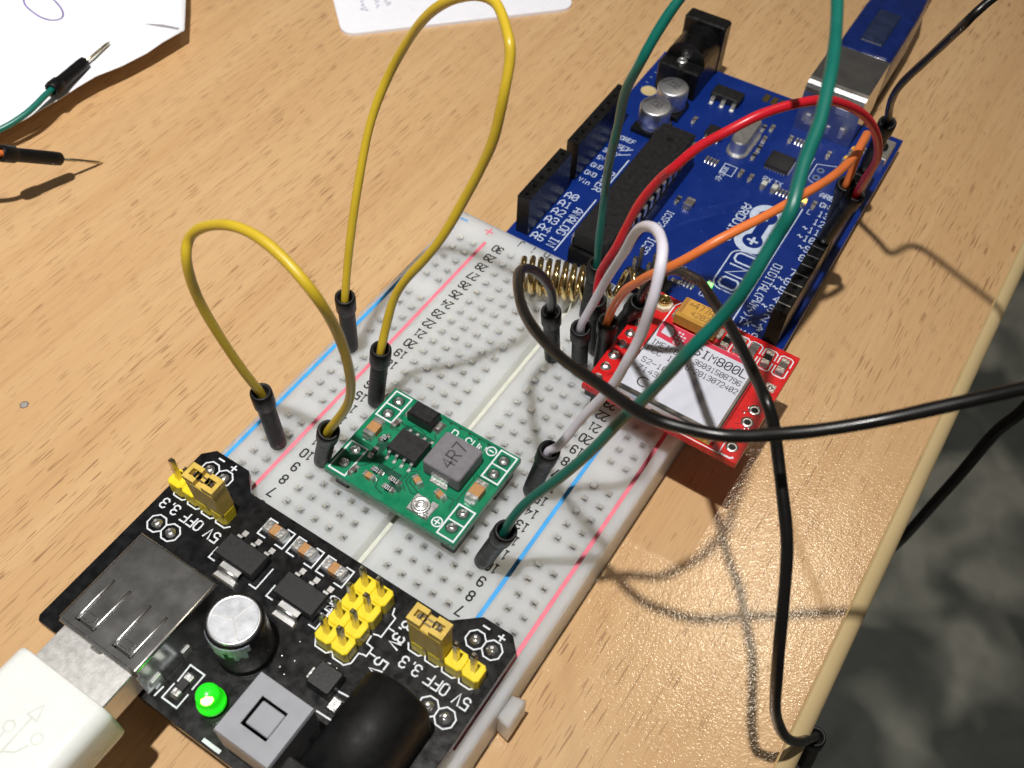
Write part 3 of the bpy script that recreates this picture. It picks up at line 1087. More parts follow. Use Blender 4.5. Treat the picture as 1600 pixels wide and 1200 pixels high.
mb.ribbon([(-12.65, -27.6), (-11.4, -26.9), (-10.75, -25.6)], .18, tz + .004)
mb.ribbon(arc(-10.5, -24.6, .62, 0, 345, 16), .16, tz)
mb.ribbon([(-12.65, -28.6), (-13.8, -27.6), (-14.1, -26.1)], .18, tz + .006)
mb.ribbon(arc(-14.1, -25.3, .62, 0, 345, 16), .16, tz)
obj('trident_mark', mb, 'emboss', up)

# ================================================================== small green converter board
GZ = 4.5
gm = thing('converter_board', (0.2, 31.6, 0), 'small green converter board with a square grey coil in the middle of the breadboard', 'circuit board')
gx0, gx1, gy0, gy1 = -10.95, 11.2, 23.2, 39.85
mb = MB()
mb.prism([(gx0, gy0), (gx1, gy0), (gx1, gy1), (gx0, gy1)], GZ - 1.2, GZ, .05, 0)
obj('board', mb, 'pcb_green', gm)
mb = MB()
for cx in (-9.1, 9.35):
    for cy in (26.6, 36.8):
        mb.box(cx - 1.2, cx + 1.2, cy - 2.5, cy + 2.5, .02, GZ - 1.2, .2)
split('pin_strip', mb, 'black', gm)
SZ = GZ + .012
mb = MB()
for (x0, x1, y0, y1) in ((-10.45, -7.65, 34.45, 39.45), (-10.45, -7.65, 23.65, 28.85), (8.15, 10.8, 34.35, 39.45), (8.15, 10.8, 23.6, 28.85)):
    mb.ribbon([(x0, y0), (x1, y0), (x1, y1), (x0, y1)], .26, SZ, closed=True)
    if x0 > 0 or y0 > 30:
        mb.ribbon([(x0, (y0 + y1) / 2), (x1, (y0 + y1) / 2)], .24, SZ + .004)
mb.ribbon(arc(7.05, 38.5, .72, 0, 340, 20), .22, SZ); mb.ribbon([(6.75, 38.5), (7.35, 38.5)], .24, SZ)
mb.ribbon(arc(7.25, 24.9, .72, 0, 340, 20), .22, SZ); mb.ribbon([(6.85, 24.9), (7.65, 24.9)], .22, SZ); mb.ribbon([(7.25, 24.5), (7.25, 25.3)], .22, SZ + .004)
mb.text('D-SUN', 3.35, 37.75, 1.75, 0, .2, SZ, wide=.72)
mb.ribbon(arc(3.0, 24.5, .3, 0, 340, 10), .12, SZ)
obj('silkscreen', mb, 'silk', gm, kind='stuff')
# routed gaps and dark windows in the mask
mb = MB()
TZ2 = GZ + .007
for pl in ([(-6.0, 38.9), (-7.0, 37.9), (-7.0, 35.0)], [(-2.4, 35.5), (-3.4, 35.9), (-4.4, 36.0), (-5.2, 35.2), (-6.6, 35.2)], [(-.6, 35.6), (-1.2, 36.3), (-.8, 36.9)],
           [(.3, 29.9), (-.6, 29.2), (-.6, 27.4), (.8, 26.4)], [(.7, 29.7), (-.1, 28.9), (-.1, 27.7), (1.6, 26.6), (2.2, 26.6)], [(1.0, 29.4), (.4, 28.6), (.4, 27.9), (2.8, 27.0)],
           [(-5.5, 29.0), (-6.0, 27.2), (-7.0, 26.0), (-7.2, 24.3)], [(-2.6, 28.8), (-3.6, 26.4), (-3.0, 24.6), (-1.6, 24.2)], [(7.6, 29.0), (7.6, 33.4), (6.6, 34.2)],
           [(4.2, 28.6), (7.2, 29.0), (7.5, 27.4)], [(-7.3, 33.9), (-5.8, 34.0)], [(-10.5, 29.6), (-7.2, 29.6)], [(7.6, 34.0), (10.8, 34.0)], [(-1.5, 39.4), (7.8, 39.4)]):
    mb.ribbon(pl, .16, TZ2)
for (x0, x1, y0, y1) in ((-7.2, -5.6, 28.4, 31.6), (-4.8, -1.0, 27.0, 28.2), (-1.9, .3, 25.6, 26.6), (-5.6, -.6, 34.4, 35.4)):
    mb.prism([(x0, y0), (x1, y0), (x1, y1), (x0, y1)], GZ + .001, GZ + .005)
obj('mask_gap', mb, 'trace_green', gm, kind='stuff')
k = 0
for cx in (-9.1, 9.4):
    for cy in (25.35, 27.9, 35.5, 38.1):
        k += 1
        inst('copper_pad', 'gpad', lambda mb: mb.lathe(0, 0, [(1.0, .004), (1.0, .01)], 20), 'trace_green', gm, (cx, cy, GZ))
        solder_joint(gm, cx, cy, GZ + .01, .74, .35, True, k % 5 + 10)
for x in (-2.1, -.45, 1.2, 2.85, 4.5, 6.15):
    inst('via', 'gvia', lambda mb: mb.lathe(0, 0, [(.24, .004), (.22, .02), (.12, .01), (.1, .005)], 10), ['trace_green'], gm, (x, 39.2, GZ))
# coil
mb = MB()
ix, iy = 4.05, 33.25
mb.prism(rrect(ix - 3.1, ix + 3.1, iy - 3.05, iy + 3.05, .45, 3), GZ + .35, GZ + 3.0, .18, 0, bb=.1)
co = obj('coil', mb, 'ind', gm)
mb = MB()
mb.text('4R7', ix + .1, iy + .1, 1.9, 90, .24, GZ + 3.008, wide=.85)
obj('coil_print', mb, 'grey_mark', co)
mb = MB()
mb.box(ix - 1.4, ix + 1.4, iy - 3.35, iy - 3.06, GZ + .02, GZ + 1.5, .04)
mb.box(ix - 1.5, ix + 1.5, iy - 3.75, iy - 3.36, GZ + .02, GZ + .25, .08)
mb.box(ix - 1.4, ix + 1.4, iy + 3.06, iy + 3.3, GZ + .02, GZ + 1.2, .04)
split('coil_lead', mb, 'solder', co)
# converter chip
mb = MB()
mb.prism([(-5.1, 30.1), (-.2, 30.1), (-.2, 34.0), (-5.1, 34.0)], GZ + .1, GZ + 1.5, .14, 0, bb=.12)
ch = obj('converter_chip', mb, 'chip_soft', gm)
for k in range(4):
    x = -4.55 + 1.27 * k
    l_ = gull_leg(gm, x, 34.0, GZ, 90, .42, 1.1, .8); l_.parent = ch; l_.location = Vector((x, 34.0, GZ)) - BASE[gm.name]
    l_ = gull_leg(gm, x, 30.1, GZ, -90, .42, 1.1, .8); l_.parent = ch; l_.location = Vector((x, 30.1, GZ)) - BASE[gm.name]
# diode
mb = MB()
mb.prism([(-6.0, 36.1), (-1.9, 36.1), (-1.9, 38.75), (-6.0, 38.75)], GZ + .05, GZ + 2.2, .3, 0, bb=.15)
di = obj('diode', mb, 'chip', gm)
mb = MB()
mb.prism([(-1.9, 36.5), (-.7, 36.4), (-.6, 38.4), (-1.9, 38.4)], GZ + .012, GZ + .9, .4)
mb.prism([(-6.9, 36.5), (-6.0, 36.5), (-6.0, 38.2), (-6.9, 38.2)], GZ + .012, GZ + .45, .2)
split('lead', mb, 'solder', di)
# trimmer
mb = MB()
mb.prism([(2.6, 24.1), (6.0, 24.1), (6.1, 26.4), (2.5, 26.4)], GZ + .02, GZ + .5, .12)
mb.prism([(5.0, 26.4), (6.1, 26.4), (6.1, 27.1), (5.0, 27.1)], GZ + .02, GZ + .3, .08)
mb.prism([(2.5, 26.4), (3.4, 26.4), (3.4, 27.0), (2.5, 27.0)], GZ + .02, GZ + .3, .08)
tr = obj('trimmer', mb, 'tin', gm)
mb = MB()
mb.lathe(4.15, 25.45, [(1.35, GZ + .5), (1.38, GZ + .8), (1.22, GZ + 1.0), (1.0, GZ + .9), (.72, GZ + .72), (.62, GZ + .95), (.36, GZ + .95), (.3, GZ + .6), (.02, GZ + .55)], 24)
mb.box(4.15 - 1.05, 4.15 - .62, 25.45 - .2, 25.45 + .2, GZ + .72, GZ + .98, .05)
mb.box(4.15 + .62, 4.15 + 1.05, 25.45 - .2, 25.45 + .2, GZ + .72, GZ + .98, .05)
obj('screw_rotor', mb, 'tin', tr)
mb = MB()
mb.text('5', 5.55, 24.6, .75, 20, .12, GZ + .51)
obj('trimmer_print', mb, 'black_print', tr)
chip_part('ceramic_capacitor', gm, -8.75, 31.9, GZ, 3.2, 1.7, 1.3, 'ceramic', 90, .26)
chip_part('ceramic_capacitor', gm, 9.35, 31.4, GZ, 3.3, 1.8, 1.5, 'ceramic', 90, .24)
chip_part('ceramic_capacitor', gm, -6.75, 34.55, GZ, 1.6, .85, .8, 'ceramic_dk', 75, .3)
chip_part('resistor', gm, -6.7, 31.7, GZ, 1.55, .8, .5, 'chip', 60, .26)
chip_part('resistor', gm, -6.6, 29.0, GZ, 1.6, .8, .5, 'chip', 90, .26)
chip_part('resistor', gm, -4.35, 26.7, GZ, 1.6, .85, .5, 'chip', 0, .26)
chip_part('ceramic_capacitor', gm, -4.6, 25.3, GZ, 1.7, .9, .85, 'ceramic', 0, .26)
chip_part('ceramic_capacitor', gm, -7.0, 25.0, GZ, 1.5, .8, .7, 'ceramic_dk', 80, .32)
chip_part('resistor', gm, -1.35, 26.75, GZ, 1.6, .85, .5, 'chip', 0, .26)
chip_part('resistor', gm, -1.35, 25.3, GZ, 1.6, .85, .5, 'chip', 0, .26)
chip_part('ceramic_capacitor', gm, 1.4, 28.45, GZ, 1.7, .95, .85, 'ceramic', -25, .26)
chip_part('ceramic_capacitor', gm, 5.3, 28.35, GZ, 1.7, .95, .85, 'ceramic', -12, .26)
mb = MB()
for x, y in ((-4.35, 26.7), (-1.35, 26.75), (-1.35, 25.3), (-6.7, 31.7)):
    mb.text('o1', x, y, .6, 0, .09, GZ + .502, wide=.75)
obj('resistor_print', mb, 'silk', gm, kind='stuff')

# ================================================================== red mobile module
SZB = 8.2
sm = thing('mobile_module', (25, 65, 0), 'red mobile module with a white printed label on the right side of the breadboard', 'circuit board')
sx0, sx1, sy0, sy1 = 12.7, 37.45, 53.7, 76.3
mb = MB()
mb.prism([(sx0, sy0), (sx1, sy0), (sx1, sy1), (sx0, sy1)], SZB - 1.1, SZB, .05, 0)
obj('board', mb, 'pcb_red', sm)
pads_l = [55.88 + 2.54 * k for k in range(6)]
pads_r = [56.0, 58.6, 61.1, 63.6]
mb = MB()
mb.box(13.97 - 1.2, 13.97 + 1.2, 54.7, 69.8, SZB - 3.6, SZB - 1.1, .2)
for y in pads_l:
    mb.box(13.65, 14.29, y - .32, y + .32, .05, SZB - 3.6)
split('pin_strip', mb, ['black'], sm)
for k, y in enumerate(pads_l):
    solder_joint(sm, 14.0, y, SZB, .85, .45, True, 20 + k % 4)


def ring_pad(mb):
    mb.lathe(0, 0, [(.92, .004), (.92, .03), (.56, .035), (.48, .012), (.02, .012)], 20, mats=[0, 0, 0, 1, 1])


for y in pads_r:
    inst('ring_pad', 'ringpad', ring_pad, ['solder', 'boot_hole'], sm, (35.75, y, SZB))
inst('solder_pad', 'sqpad', lambda mb: (mb.prism([(-.75, -.75), (.75, -.75), (.75, .75), (-.75, .75)], .004, .05, .02), mb.lathe(0, 0, [(.4, .052), (.3, .2), (.02, .22)], 10)), 'solder', sm, (35.95, 68.6, SZB))
for y in (56.0, 58.6, 61.1, 63.6, 66.1):
    inst('pin', 'simpin', lambda mb: mb.box(-.3, .3, -.3, .3, -1.9, -1.1), 'tin', sm, (36.6, y, SZB))
# can with label
hx0, hx1, hy0, hy1, hz = 17.3, 33.4, 54.6, 69.3, SZB + 2.35
mb = MB()
mb.prism(rrect(hx0, hx1, hy0, hy1, .5, 3), SZB + .02, hz, .25, 0)
can_ = obj('shield_can', mb, 'steel', sm)
mb = MB()
for k in range(6):
    x = hx0 + 1.2 + k * 2.5
    mb.box(x, x + 1.5, hy0 - .12, hy0 - .005, SZB + .15, SZB + 1.0, .03)
mb.box(hx0 + .4, hx1 - .4, hy0 - .35, hy0 - .01, SZB + .02, SZB + .2, .05)
split('can_tab', mb, 'gold', can_)
mb = MB()
mb.prism(rrect(hx0 + .35, hx1 - .55, hy0 + .75, hy1 - .1, .4, 3), hz + .003, hz + .06, .01, 0)
lab = obj('printed_label', mb, 'label', can_)
LZ = hz + .07
mb = MB()
mb.prism([(hx0 + .4, 67.75), (hx0 + .75, 65.95), (21.6, 65.75), (23.2, 67.75), (24.2, 68.3), (hx1 - .6, 68.35), (hx1 - .6, 69.15), (hx0 + .4, 69.15)], LZ - .009, LZ)
o_ = obj('label_band', mb, 'label_red', can_)
mb = MB()
mb.prism([(18.35, 66.9), (19.9, 66.75), (20.2, 67.5), (19.6, 68.6), (18.4, 68.75)], LZ + .003, LZ + .006)
for a, b_ in ((0, 0), (.55, 0), (1.1, 0), (0, .6), (.55, .6), (1.1, .6), (.55, 1.15), (0, 1.15)):
    mb.box(20.55 + a, 20.9 + a, 67.1 + b_, 67.42 + b_, LZ + .003, LZ + .006)
mb.text('com', 21.6, 66.45, .85, -1, .15, LZ + .004, wide=.8)
obj('label_logo', mb, 'label', can_, kind='stuff')
mb = MB()
mb.text('SIM800L', 28.3, 66.75, 1.5, 0, .2, LZ, wide=.88)
mb.text('IMEI:86', 18.1, 64.75, .95, 0, .12, LZ, 'l' and 0, 'l', wide=.82)
mb.text('36031508796', 32.4, 64.75, .95, 0, .12, LZ, 0, 'r', wide=.78)
mb.text('FCC ID:', 18.1, 63.15, .95, 0, .12, LZ, 0, 'l', wide=.95)
mb.text('U-2013072402', 32.6, 63.15, .95, 0, .12, LZ, 0, 'r', wide=.78)
mb.text('S2-10', 18.4, 60.95, .95, 0, .12, LZ, 0, 'l', wide=.95)
mb.text('Z143', 18.6, 59.35, .95, 0, .12, LZ, 0, 'l', wide=.95)
mb.ribbon(arc(20.6, 57.2, .85, 60, 300, 14), .2, LZ)
mb.ribbon(arc(22.8, 57.2, .85, 60, 300, 14), .2, LZ); mb.ribbon([(21.95, 57.2), (22.8, 57.2)], .18, LZ + .003)
obj('label_print', mb, 'black_print', can_, kind='stuff')
# tantalum block
mb = MB()
tx0, tx1, ty0, ty1 = 18.35, 25.2, 71.3, 75.4
mb.prism([(tx0, ty0), (tx1, ty0), (tx1, ty1), (tx0, ty1)], SZB + .15, SZB + 2.9, .45, 0, bb=.4)
ta = obj('tantalum_capacitor', mb, 'tantalum', sm)
mb = MB()
mb.box(tx0 - .75, tx0 + .1, 72.3, 74.5, SZB + .02, SZB + .6, .15)
mb.box(tx1 - .1, tx1 + .75, 72.3, 74.5, SZB + .02, SZB + .6, .15)
split('lead', mb, 'solder', ta)
mb = MB()
mb.text('477A', 21.9, 74.15, 1.25, 0, .13, SZB + 2.91, wide=.72)
mb.text('4202', 22.0, 72.5, 1.0, 0, .12, SZB + 2.91, wide=.85)
mb.ribbon([(19.55, 73.9), (19.85, 74.35), (20.15, 73.9)], .14, SZB + 2.91, closed=True)
obj('capacitor_print', mb, 'tant_print', ta, kind='stuff')
mb = MB()
mb.prism([(tx0 + .4, ty0 + .4), (tx0 + .85, ty0 + .4), (tx0 + .85, ty1 - .4), (tx0 + .4, ty1 - .4)], SZB + 2.9, SZB + 2.905)
obj('polarity_bar', mb, 'tant_bar', ta)
# antenna socket
mb = MB()
mb.prism(octagon(15.5, 73.9, 1.5), SZB + .02, SZB + .75, .1)
rf = obj('antenna_socket', mb, 'ivory', sm)
mb = MB()
mb.lathe(15.5, 74.0, [(.95, SZB + .75), (.95, SZB + 1.5), (.75, SZB + 1.55), (.7, SZB + 1.0), (.22, SZB + 1.0), (.2, SZB + 1.5), (.02, SZB + 1.52)], 18)
obj('socket_rim', mb, 'gold', rf)
for x, y, bd in ((28.8, 73.2, 'ceramic_dk'), (30.9, 73.3, 'ceramic_dk'), (33.4, 73.1, 'chip'), (35.9, 73.0, 'ceramic_dk'), (26.9, 72.6, 'chip')):
    chip_part('chip_part', sm, x, y, SZB, 2.7, 1.25, .75, bd, 90, .3)
SZ = SZB + .012
mb = MB()
for x in (28.8, 30.95, 33.4, 35.9):
    mb.ribbon([(x - 1.0, 73.6), (x - 1.0, 75.0), (x - .6, 75.3), (x + .6, 75.3), (x + 1.0, 75.0), (x + 1.0, 73.6)], .2, SZ)
    mb.ribbon([(x - 1.0, 72.9), (x - 1.0, 71.4), (x - .6, 71.1), (x + .6, 71.1), (x + 1.0, 71.4), (x + 1.0, 72.9)], .2, SZ)
mb.ribbon([(17.0, 70.4), (17.0, 74.9), (17.5, 75.9), (18.8, 75.9)], .2, SZ)
mb.ribbon([(16.8, 53.95), (34.6, 53.95), (34.6, 56.3)], .16, SZ)
mb.ribbon([(17.0, 70.0), (33.8, 70.0)], .16, SZ)
mb.ribbon([(34.9, 54.1), (36.3, 54.1), (36.6, 54.4)], .3, SZ)
obj('silkscreen', mb, 'silk', sm, kind='stuff')
mb = MB()
for y in (57.3, 59.9, 62.4):
    mb.ribbon([(34.4, y), (35.2, y + .5), (36.9, y + .5)], .25, SZB + .006)
mb.ribbon([(15.0, 57.2), (16.4, 58.6), (16.4, 66)], .3, SZB + .006)
obj('copper_trace', mb, 'trace_red', sm, kind='stuff')
g = random.Random(21)
for k in range(11):
    x, y = (g.uniform(34.3, 36.8), g.uniform(54.3, 66)) if k < 6 else (g.uniform(15.6, 16.8), g.uniform(55, 70))
    inst('via', 'via', lambda mb: mb.lathe(0, 0, [(.22, .005), (.16, .07), (.02, .09)], 8), 'solder', sm, (x, y, SZB))
# helical antenna soldered to the corner pad
pts = []
axis = [(-8.3, 70.9, 3.65), (1.0, 74.5, 3.7)]
A0, A1 = Vector(axis[0]), Vector(axis[1])
d_ = (A1 - A0).normalized()
e1 = Vector((-d_.y, d_.x, 0)).normalized()
e2 = d_.cross(e1)
turns, rc = 7.2, 2.75
n_ = int(turns * 22)
for k in range(n_ + 1):
    t = k / n_
    a = 2 * math.pi * turns * t + 1.2
    c = A0.lerp(A1, t)
    pts.append(c + (e1 * math.cos(a) + e2 * math.sin(a)) * rc)
B0, B1 = A1, Vector((9.0, 76.9, 7.0))
a_end = 2 * math.pi * turns + 1.2
for k in range(1, 46):
    t = k / 45
    a = a_end + 2 * math.pi * 2.0 * t
    c = B0.lerp(B1, t)
    pts.append(c + (e1 * math.cos(a) + e2 * math.sin(a)) * (rc - .8 * t))
last = pts[-1]
for t in (.3, .65, 1.0):
    pts.append(last.lerp(Vector((13.9, 75.0, SZB + .5)), t))
mb = MB()
mb.tube(pts, .50, 10)
obj('spring_antenna', mb, 'spring', sm)
solder_joint(sm, 13.8, 74.9, SZB, .95, .7, False, 31)

# ================================================================== blue controller board (its own turned frame)
AZ = -4.5
TH = R(1.6)
org = Vector((4.65, 151.25))
off = Vector((math.cos(TH) * -26.67, math.sin(TH) * -26.67))
ar = thing('controller_board', (org.x + off.x, org.y + off.y, AZ), 'blue controller board with white lettering and a long black chip behind the breadboard', 'circuit board', None, TH, True)
AW = ar.location.copy()


def U(x, y, z=0.0):
    """board drawing coordinates (x along the board from the USB end, y across) to the local frame"""
    return (y, -x, z)


mb = MB()
poly = [U(0, 0), U(66.04, 0), U(66.04, 0), U(68.58, 2.6), U(68.58, 38.0), U(66.04, 40.5), U(66.04, 51.0), U(64.5, 53.34), U(0, 53.34)]
poly = [poly[0]] + poly[2:]
poly = [(p[0], p[1]) for p in poly]
area = sum(poly[k - 1][0] * poly[k][1] - poly[k][0] * poly[k - 1][1] for k in range(len(poly)))
if area < 0:
    poly.reverse()
mb.prism(poly, -1.6, 0, .06, 0, 0)
obj('board', mb, 'pcb_blue', ar)
mb = MB()
for x, y in ((5, 5), (60, 5), (60, 47), (5, 47)):
    mb.lathe(U(x, y)[0], U(x, y)[1], [(1.2, TZ - AZ), (1.6, -1.62)], 12)
obj('underside_stud', mb, 'black', ar)


def socket_strip(n):
    def b(mb):
        L = n * 2.54
        xs_ = [-1.24, -.38, .38, 1.24]
        ys_ = [.03]
        for k in range(n):
            ys_ += [1.27 + 2.54 * k - .38, 1.27 + 2.54 * k + .38]
        ys_.append(L - .03)
        start = len(mb.v)
        grid_plate(mb, xs_, ys_, lambda i, j: i == 1 and j % 2 == 1, 8.5, 2.2, 0, 1, 1)
        a = [mb.vert(p) for p in ((-1.24, .03, 8.5), (1.24, .03, 8.5), (1.24, L - .03, 8.5), (-1.24, L - .03, 8.5))]
        c = [mb.vert((mb.v[i][0], mb.v[i][1], .03)) for i in a]
        for k in range(4):
            mb.face((c[k], c[(k + 1) % 4], a[(k + 1) % 4], a[k]))
    return b


def contact_leaf(n):
    def b(mb):
        for k in range(n):
            y = 1.27 + 2.54 * k
            a = [mb.vert(p) for p in ((-1.1, y + .50, 8.512), (1.0, y + .50, 8.512), (1.0, y + .72, 8.512), (-1.1, y + .72, 8.512))]
            mb.face(a)
    return b


for x, y, n in ((26.67, 2.54, 8), (49.53, 2.54, 6), (17.53, 50.8, 10), (44.45, 50.8, 8)):
    p = U(x + n * 2.54, y)
    s_ = inst('pin_socket', ('strip', n), socket_strip(n), ['black', 'boot_hole'], ar, p)
    if y > 40:
        w_ = inst('contact', ('leaf', n), contact_leaf(n), 'tin', ar, p)
        w_.parent = s_
        w_.location = (0, 0, 0)
# long chip in its socket
mb = MB()
a, b_ = U(67.2, 13.2), U(31.6, 21.2)
mb.box(a[0], b_[0], a[1], b_[1], .03, 4.4, .2)
so = obj('chip_socket', mb, 'black', ar)
mb = MB()
a, b_ = U(66.6, 13.75), U(31.9, 20.65)
mb.box(a[0], b_[0], a[1], b_[1], 4.9, 8.3, .25)
lc = obj('long_chip', mb, 'chip', ar)
for k in range(14):
    for y, rot in ((20.7, 0), (13.7, 180)):
        def b(mb):
            mb.box(-.05, .32, -.62, .62, 1.6, 1.9)
            mb.box(.2, .36, -.55, .55, -.3, 1.75)
        l_ = inst('leg', 'dipleg', b, 'tin', ar, U(32.8 + 2.54 * k, y, 4.9), rot)
        l_.parent = lc
mb = MB()
for x in (36.0, 62.8):
    p = U(x, 17.2)
    mb.lathe(p[0], p[1], [(.75, 8.302), (.7, 8.306), (.02, 8.304)], 18)
obj('mould_mark', mb, 'black', lc)

# barrel jack
mb = MB()
a, b_ = U(1.6, 3.4), U(-1.9, 12.6)
mb.box(a[0], b_[0], a[1], b_[1], .03, 11.0, .35)
prof = [(U(0, 3.6)[0], .04), (U(0, 12.4)[0], .04)] + [(U(0, 8)[0] + 4.4 * math.cos(R(t)), 5.6 + 4.6 * math.sin(R(t))) for t in range(0, 181, 15)]
rings = [[mb.vert((x, -yy, z)) for x, z in prof] for yy in (9.2, 1.5)]
nn = len(prof)
for k in range(nn):
    mb.face((rings[0][k], rings[1][k], rings[1][(k + 1) % nn], rings[0][(k + 1) % nn])[::-1], 0, k > 1)
mb.face(rings[0])
a, b_ = U(12.6, 3.5), U(9.2, 12.5)
mb.box(a[0], b_[0], a[1], b_[1], .03, 6.4, .3)
jk = obj('barrel_jack', mb, 'black', ar)
mb = MB()
p = U(10.2, 7.7)
mb.lathe(p[0], p[1], [(1.15, 6.4), (1.1, 6.75), (.75, 6.95), (.5, 6.75), (.02, 6.8)], 16)
obj('rivet', mb, 'tin', jk)

# USB-B socket
mb = MB()
y0, y1 = 32.9, 44.7
prof = [(-6.4, .04), (-6.4, 11.0), (6.2, 11.0), (7.0, 10.72), (7.7, 10.27), (8.2, 9.6), (8.45, 8.9), (8.5, .04)]
rings = [[mb.vert((yy, -x, z)) for x, z in prof] for yy in (y0, y1)]
nn = len(prof)
for k in range(nn):
    mb.face((rings[0][k], rings[0][(k + 1) % nn], rings[1][(k + 1) % nn], rings[1][k]), 0)
mb.face(rings[1]); mb.face(rings[0][::-1])
ub = obj('usb_socket', mb, 'steel', ar)
mb = MB()
for yy, z, w_, h_ in ((36.0, 7.6, .8, .55), (41.2, 7.3, 1.3, .7), (35.2, 3.0, .45, 1.1), (42.4, 2.6, .45, 1.1), (39.6, 2.2, .4, .9)):
    mb.box(yy - w_, yy + w_, -8.75, -8.52, z - h_, z + h_, .06)
split('dimple', mb, 'tin', ub)

# two aluminium cans
for x, y in ((17.4, 9.4), (24.9, 9.2)):
    def b(mb):
        mb.prism([(-3.3, -3.3), (3.3, -3.3), (3.3, 2.3), (2.3, 3.3), (-2.3, 3.3), (-3.3, 2.3)], .03, 1.2, .12, 0)
        mb.lathe(0, 0, [(3.0, 1.2), (3.15, 1.5), (2.9, 1.9), (3.15, 2.3), (3.15, 5.2), (3.0, 5.5), (2.8, 5.58), (.02, 5.56)], 28, mats=[1] * 8)
    ec = inst('electrolytic_capacitor', 'smdcan', b, ['black', 'alu'], ar, U(x, y))

    def b2(mb):
        pl = arc(0, 0, 2.7, 100, 190, 10)
        mb.prism(pl, 5.575, 5.585)
        mb.text('47', -.5, .6, 1.1, -90, .16, 5.59)
        mb.text('25V', .6, .3, 1.0, -90, .14, 5.59, wide=.8)
    m_ = inst('capacitor_print', 'smdcanprint', b2, 'grey_mark', ar, U(x, y))
    m_.parent = ec
    m_.location = (0, 0, 0)
# regulator
mb = MB()
a, b_ = U(9.6, 14.9), U(6.2, 21.2)
mb.box(a[0], b_[0], a[1], b_[1], .1, 1.75, .2)
rg = obj('voltage_regulator', mb, 'chip', ar)
for k in range(3):
    l_ = gull_leg(ar, *U(9.6, 15.75 + 2.3 * k), -90, .8, 1.8, .9, 'lead')
    l_.parent = rg
mb = MB()
a, b_ = U(6.2, 16.4), U(4.9, 19.7)
mb.box(a[0], b_[0], a[1], b_[1], .02, .5, .1)
obj('tab', mb, 'tin', rg)
# eight-legged chip
mb = MB()
a, b_ = U(21.3, 18.9), U(18.2, 22.6)
mb.box(a[0], b_[0], a[1], b_[1], .1, 1.1, .12)
op = obj('small_chip', mb, 'chip', ar)
for k in range(4):
    l_ = gull_leg(ar, *U(21.3, 19.4 + .85 * k), -90, .36, .9, .6); l_.parent = op
    l_ = gull_leg(ar, *U(18.2, 19.4 + .85 * k), 90, .36, .9, .6); l_.parent = op
# usb interface chip
mb = MB()
a, b_ = U(23.2, 32.6), U(18.5, 37.4)
mb.box(a[0], b_[0], a[1], b_[1], .03, 1.0, .1)
qf = obj('square_chip', mb, 'chip', ar)
mb = MB()
for k in range(8):
    a = U(23.45, 33.0 + .56 * k)
    mb.box(a[0] - .13, a[0] + .13, a[1] - .15, a[1] + .2, .02, .22)
    a = U(18.9 + .56 * k, 37.6)
    mb.box(a[0] - .2, a[0] + .15, a[1] - .13, a[1] + .13, .02, .22)
split('leg', mb, 'tin', qf)
# crystal
mb = MB()
pr = [(26.6 + 1.75 * math.cos(R(t)), -22.2 + 1.75 * math.sin(R(t))) for t in range(180, 361, 20)] + [(26.6 + 1.75 * math.cos(R(t)), -15.9 + 1.75 * math.sin(R(t))) for t in range(0, 181, 20)]
mb.prism(pr, .5, 3.6, .3, 0)
pr2 = [(26.6 + 2.25 * math.cos(R(t)), -22.2 + 2.25 * math.sin(R(t))) for t in range(180, 361, 20)] + [(26.6 + 2.25 * math.cos(R(t)), -15.9 + 2.25 * math.sin(R(t))) for t in range(0, 181, 20)]
mb.prism(pr2, .03, .5, .1, 0)
obj('crystal', mb, 'tin', ar)
for x, y, rot, bd in ((11.6, 29.7, 90, 'ceramic_dk'), (15.8, 29.7, 90, 'ceramic_dk'), (18.8, 29.9, 90, 'chip'), (21.6, 29.9, 90, 'chip'), (12.7, 34.1, 90, 'ceramic_dk'), (27.6, 29.8, 90, 'ceramic_dk'),
                      (27.8, 31.9, 90, 'ceramic_dk'), (13.0, 42.2, 90, 'ceramic_dk'), (18.0, 15.4, 90, 'ceramic_dk'), (28.3, 45.0, 90, 'ceramic_dk'), (41.2, 22.8, 90, 'chip'),
                      (8.0, 47.6, 90, 'ceramic_dk'), (12.6, 28.2, 90, 'chip'), (60.5, 31.5, 0, 'ceramic_dk')):
    chip_part('chip_part', ar, *U(x, y), 1.7, .85, .6, bd, rot, .28)
for x, y in ((28.2, 34.8), (28.1, 36.9)):
    chip_part('indicator', ar, *U(x, y), 2.0, 1.1, .7, 'led_body', 90, .22)
for x, y, mm in ((28.6, 42.95, 'led_amber'), (58.2, 36.9, 'led_green')):
    chip_part('indicator', ar, *U(x, y), 2.0, 1.1, .7, mm, 90, .22)
for x, y in ((27.4, 23.5), (28.2, 38.8), (12.4, 36.3), (59.4, 33.4), (57.0, 30.5)):
    for k in range(4):
        chip_part('resistor', ar, *U(x, y - 1.05 + .7 * k), 1.5, .48, .4, 'ceramic_dk', 90, .3)
for x, y in ((6.3, 46.6), (9.0, 45.9), (12.5, 45.6)):  # amber body colour imitates warm reflections on this corner
    chip_part('ceramic_capacitor', ar, *U(x, y), 1.9, 1.0, .8, 'amber_reflection', 80, .26)  # small amber parts standing in for golden reflections
chip_part('ceramic_capacitor', ar, *U(41.3, 25.1), 2.2, 1.7, 1.1, 'ceramic_dk', 90, .22)
for k in range(3):
    inst('gold_pad', 'gpad2', lambda mb: mb.box(-.65, .65, -1.2, 1.2, .01, .25, .05), 'gold', ar, U(3.0, 24.9 + 1.75 * k))
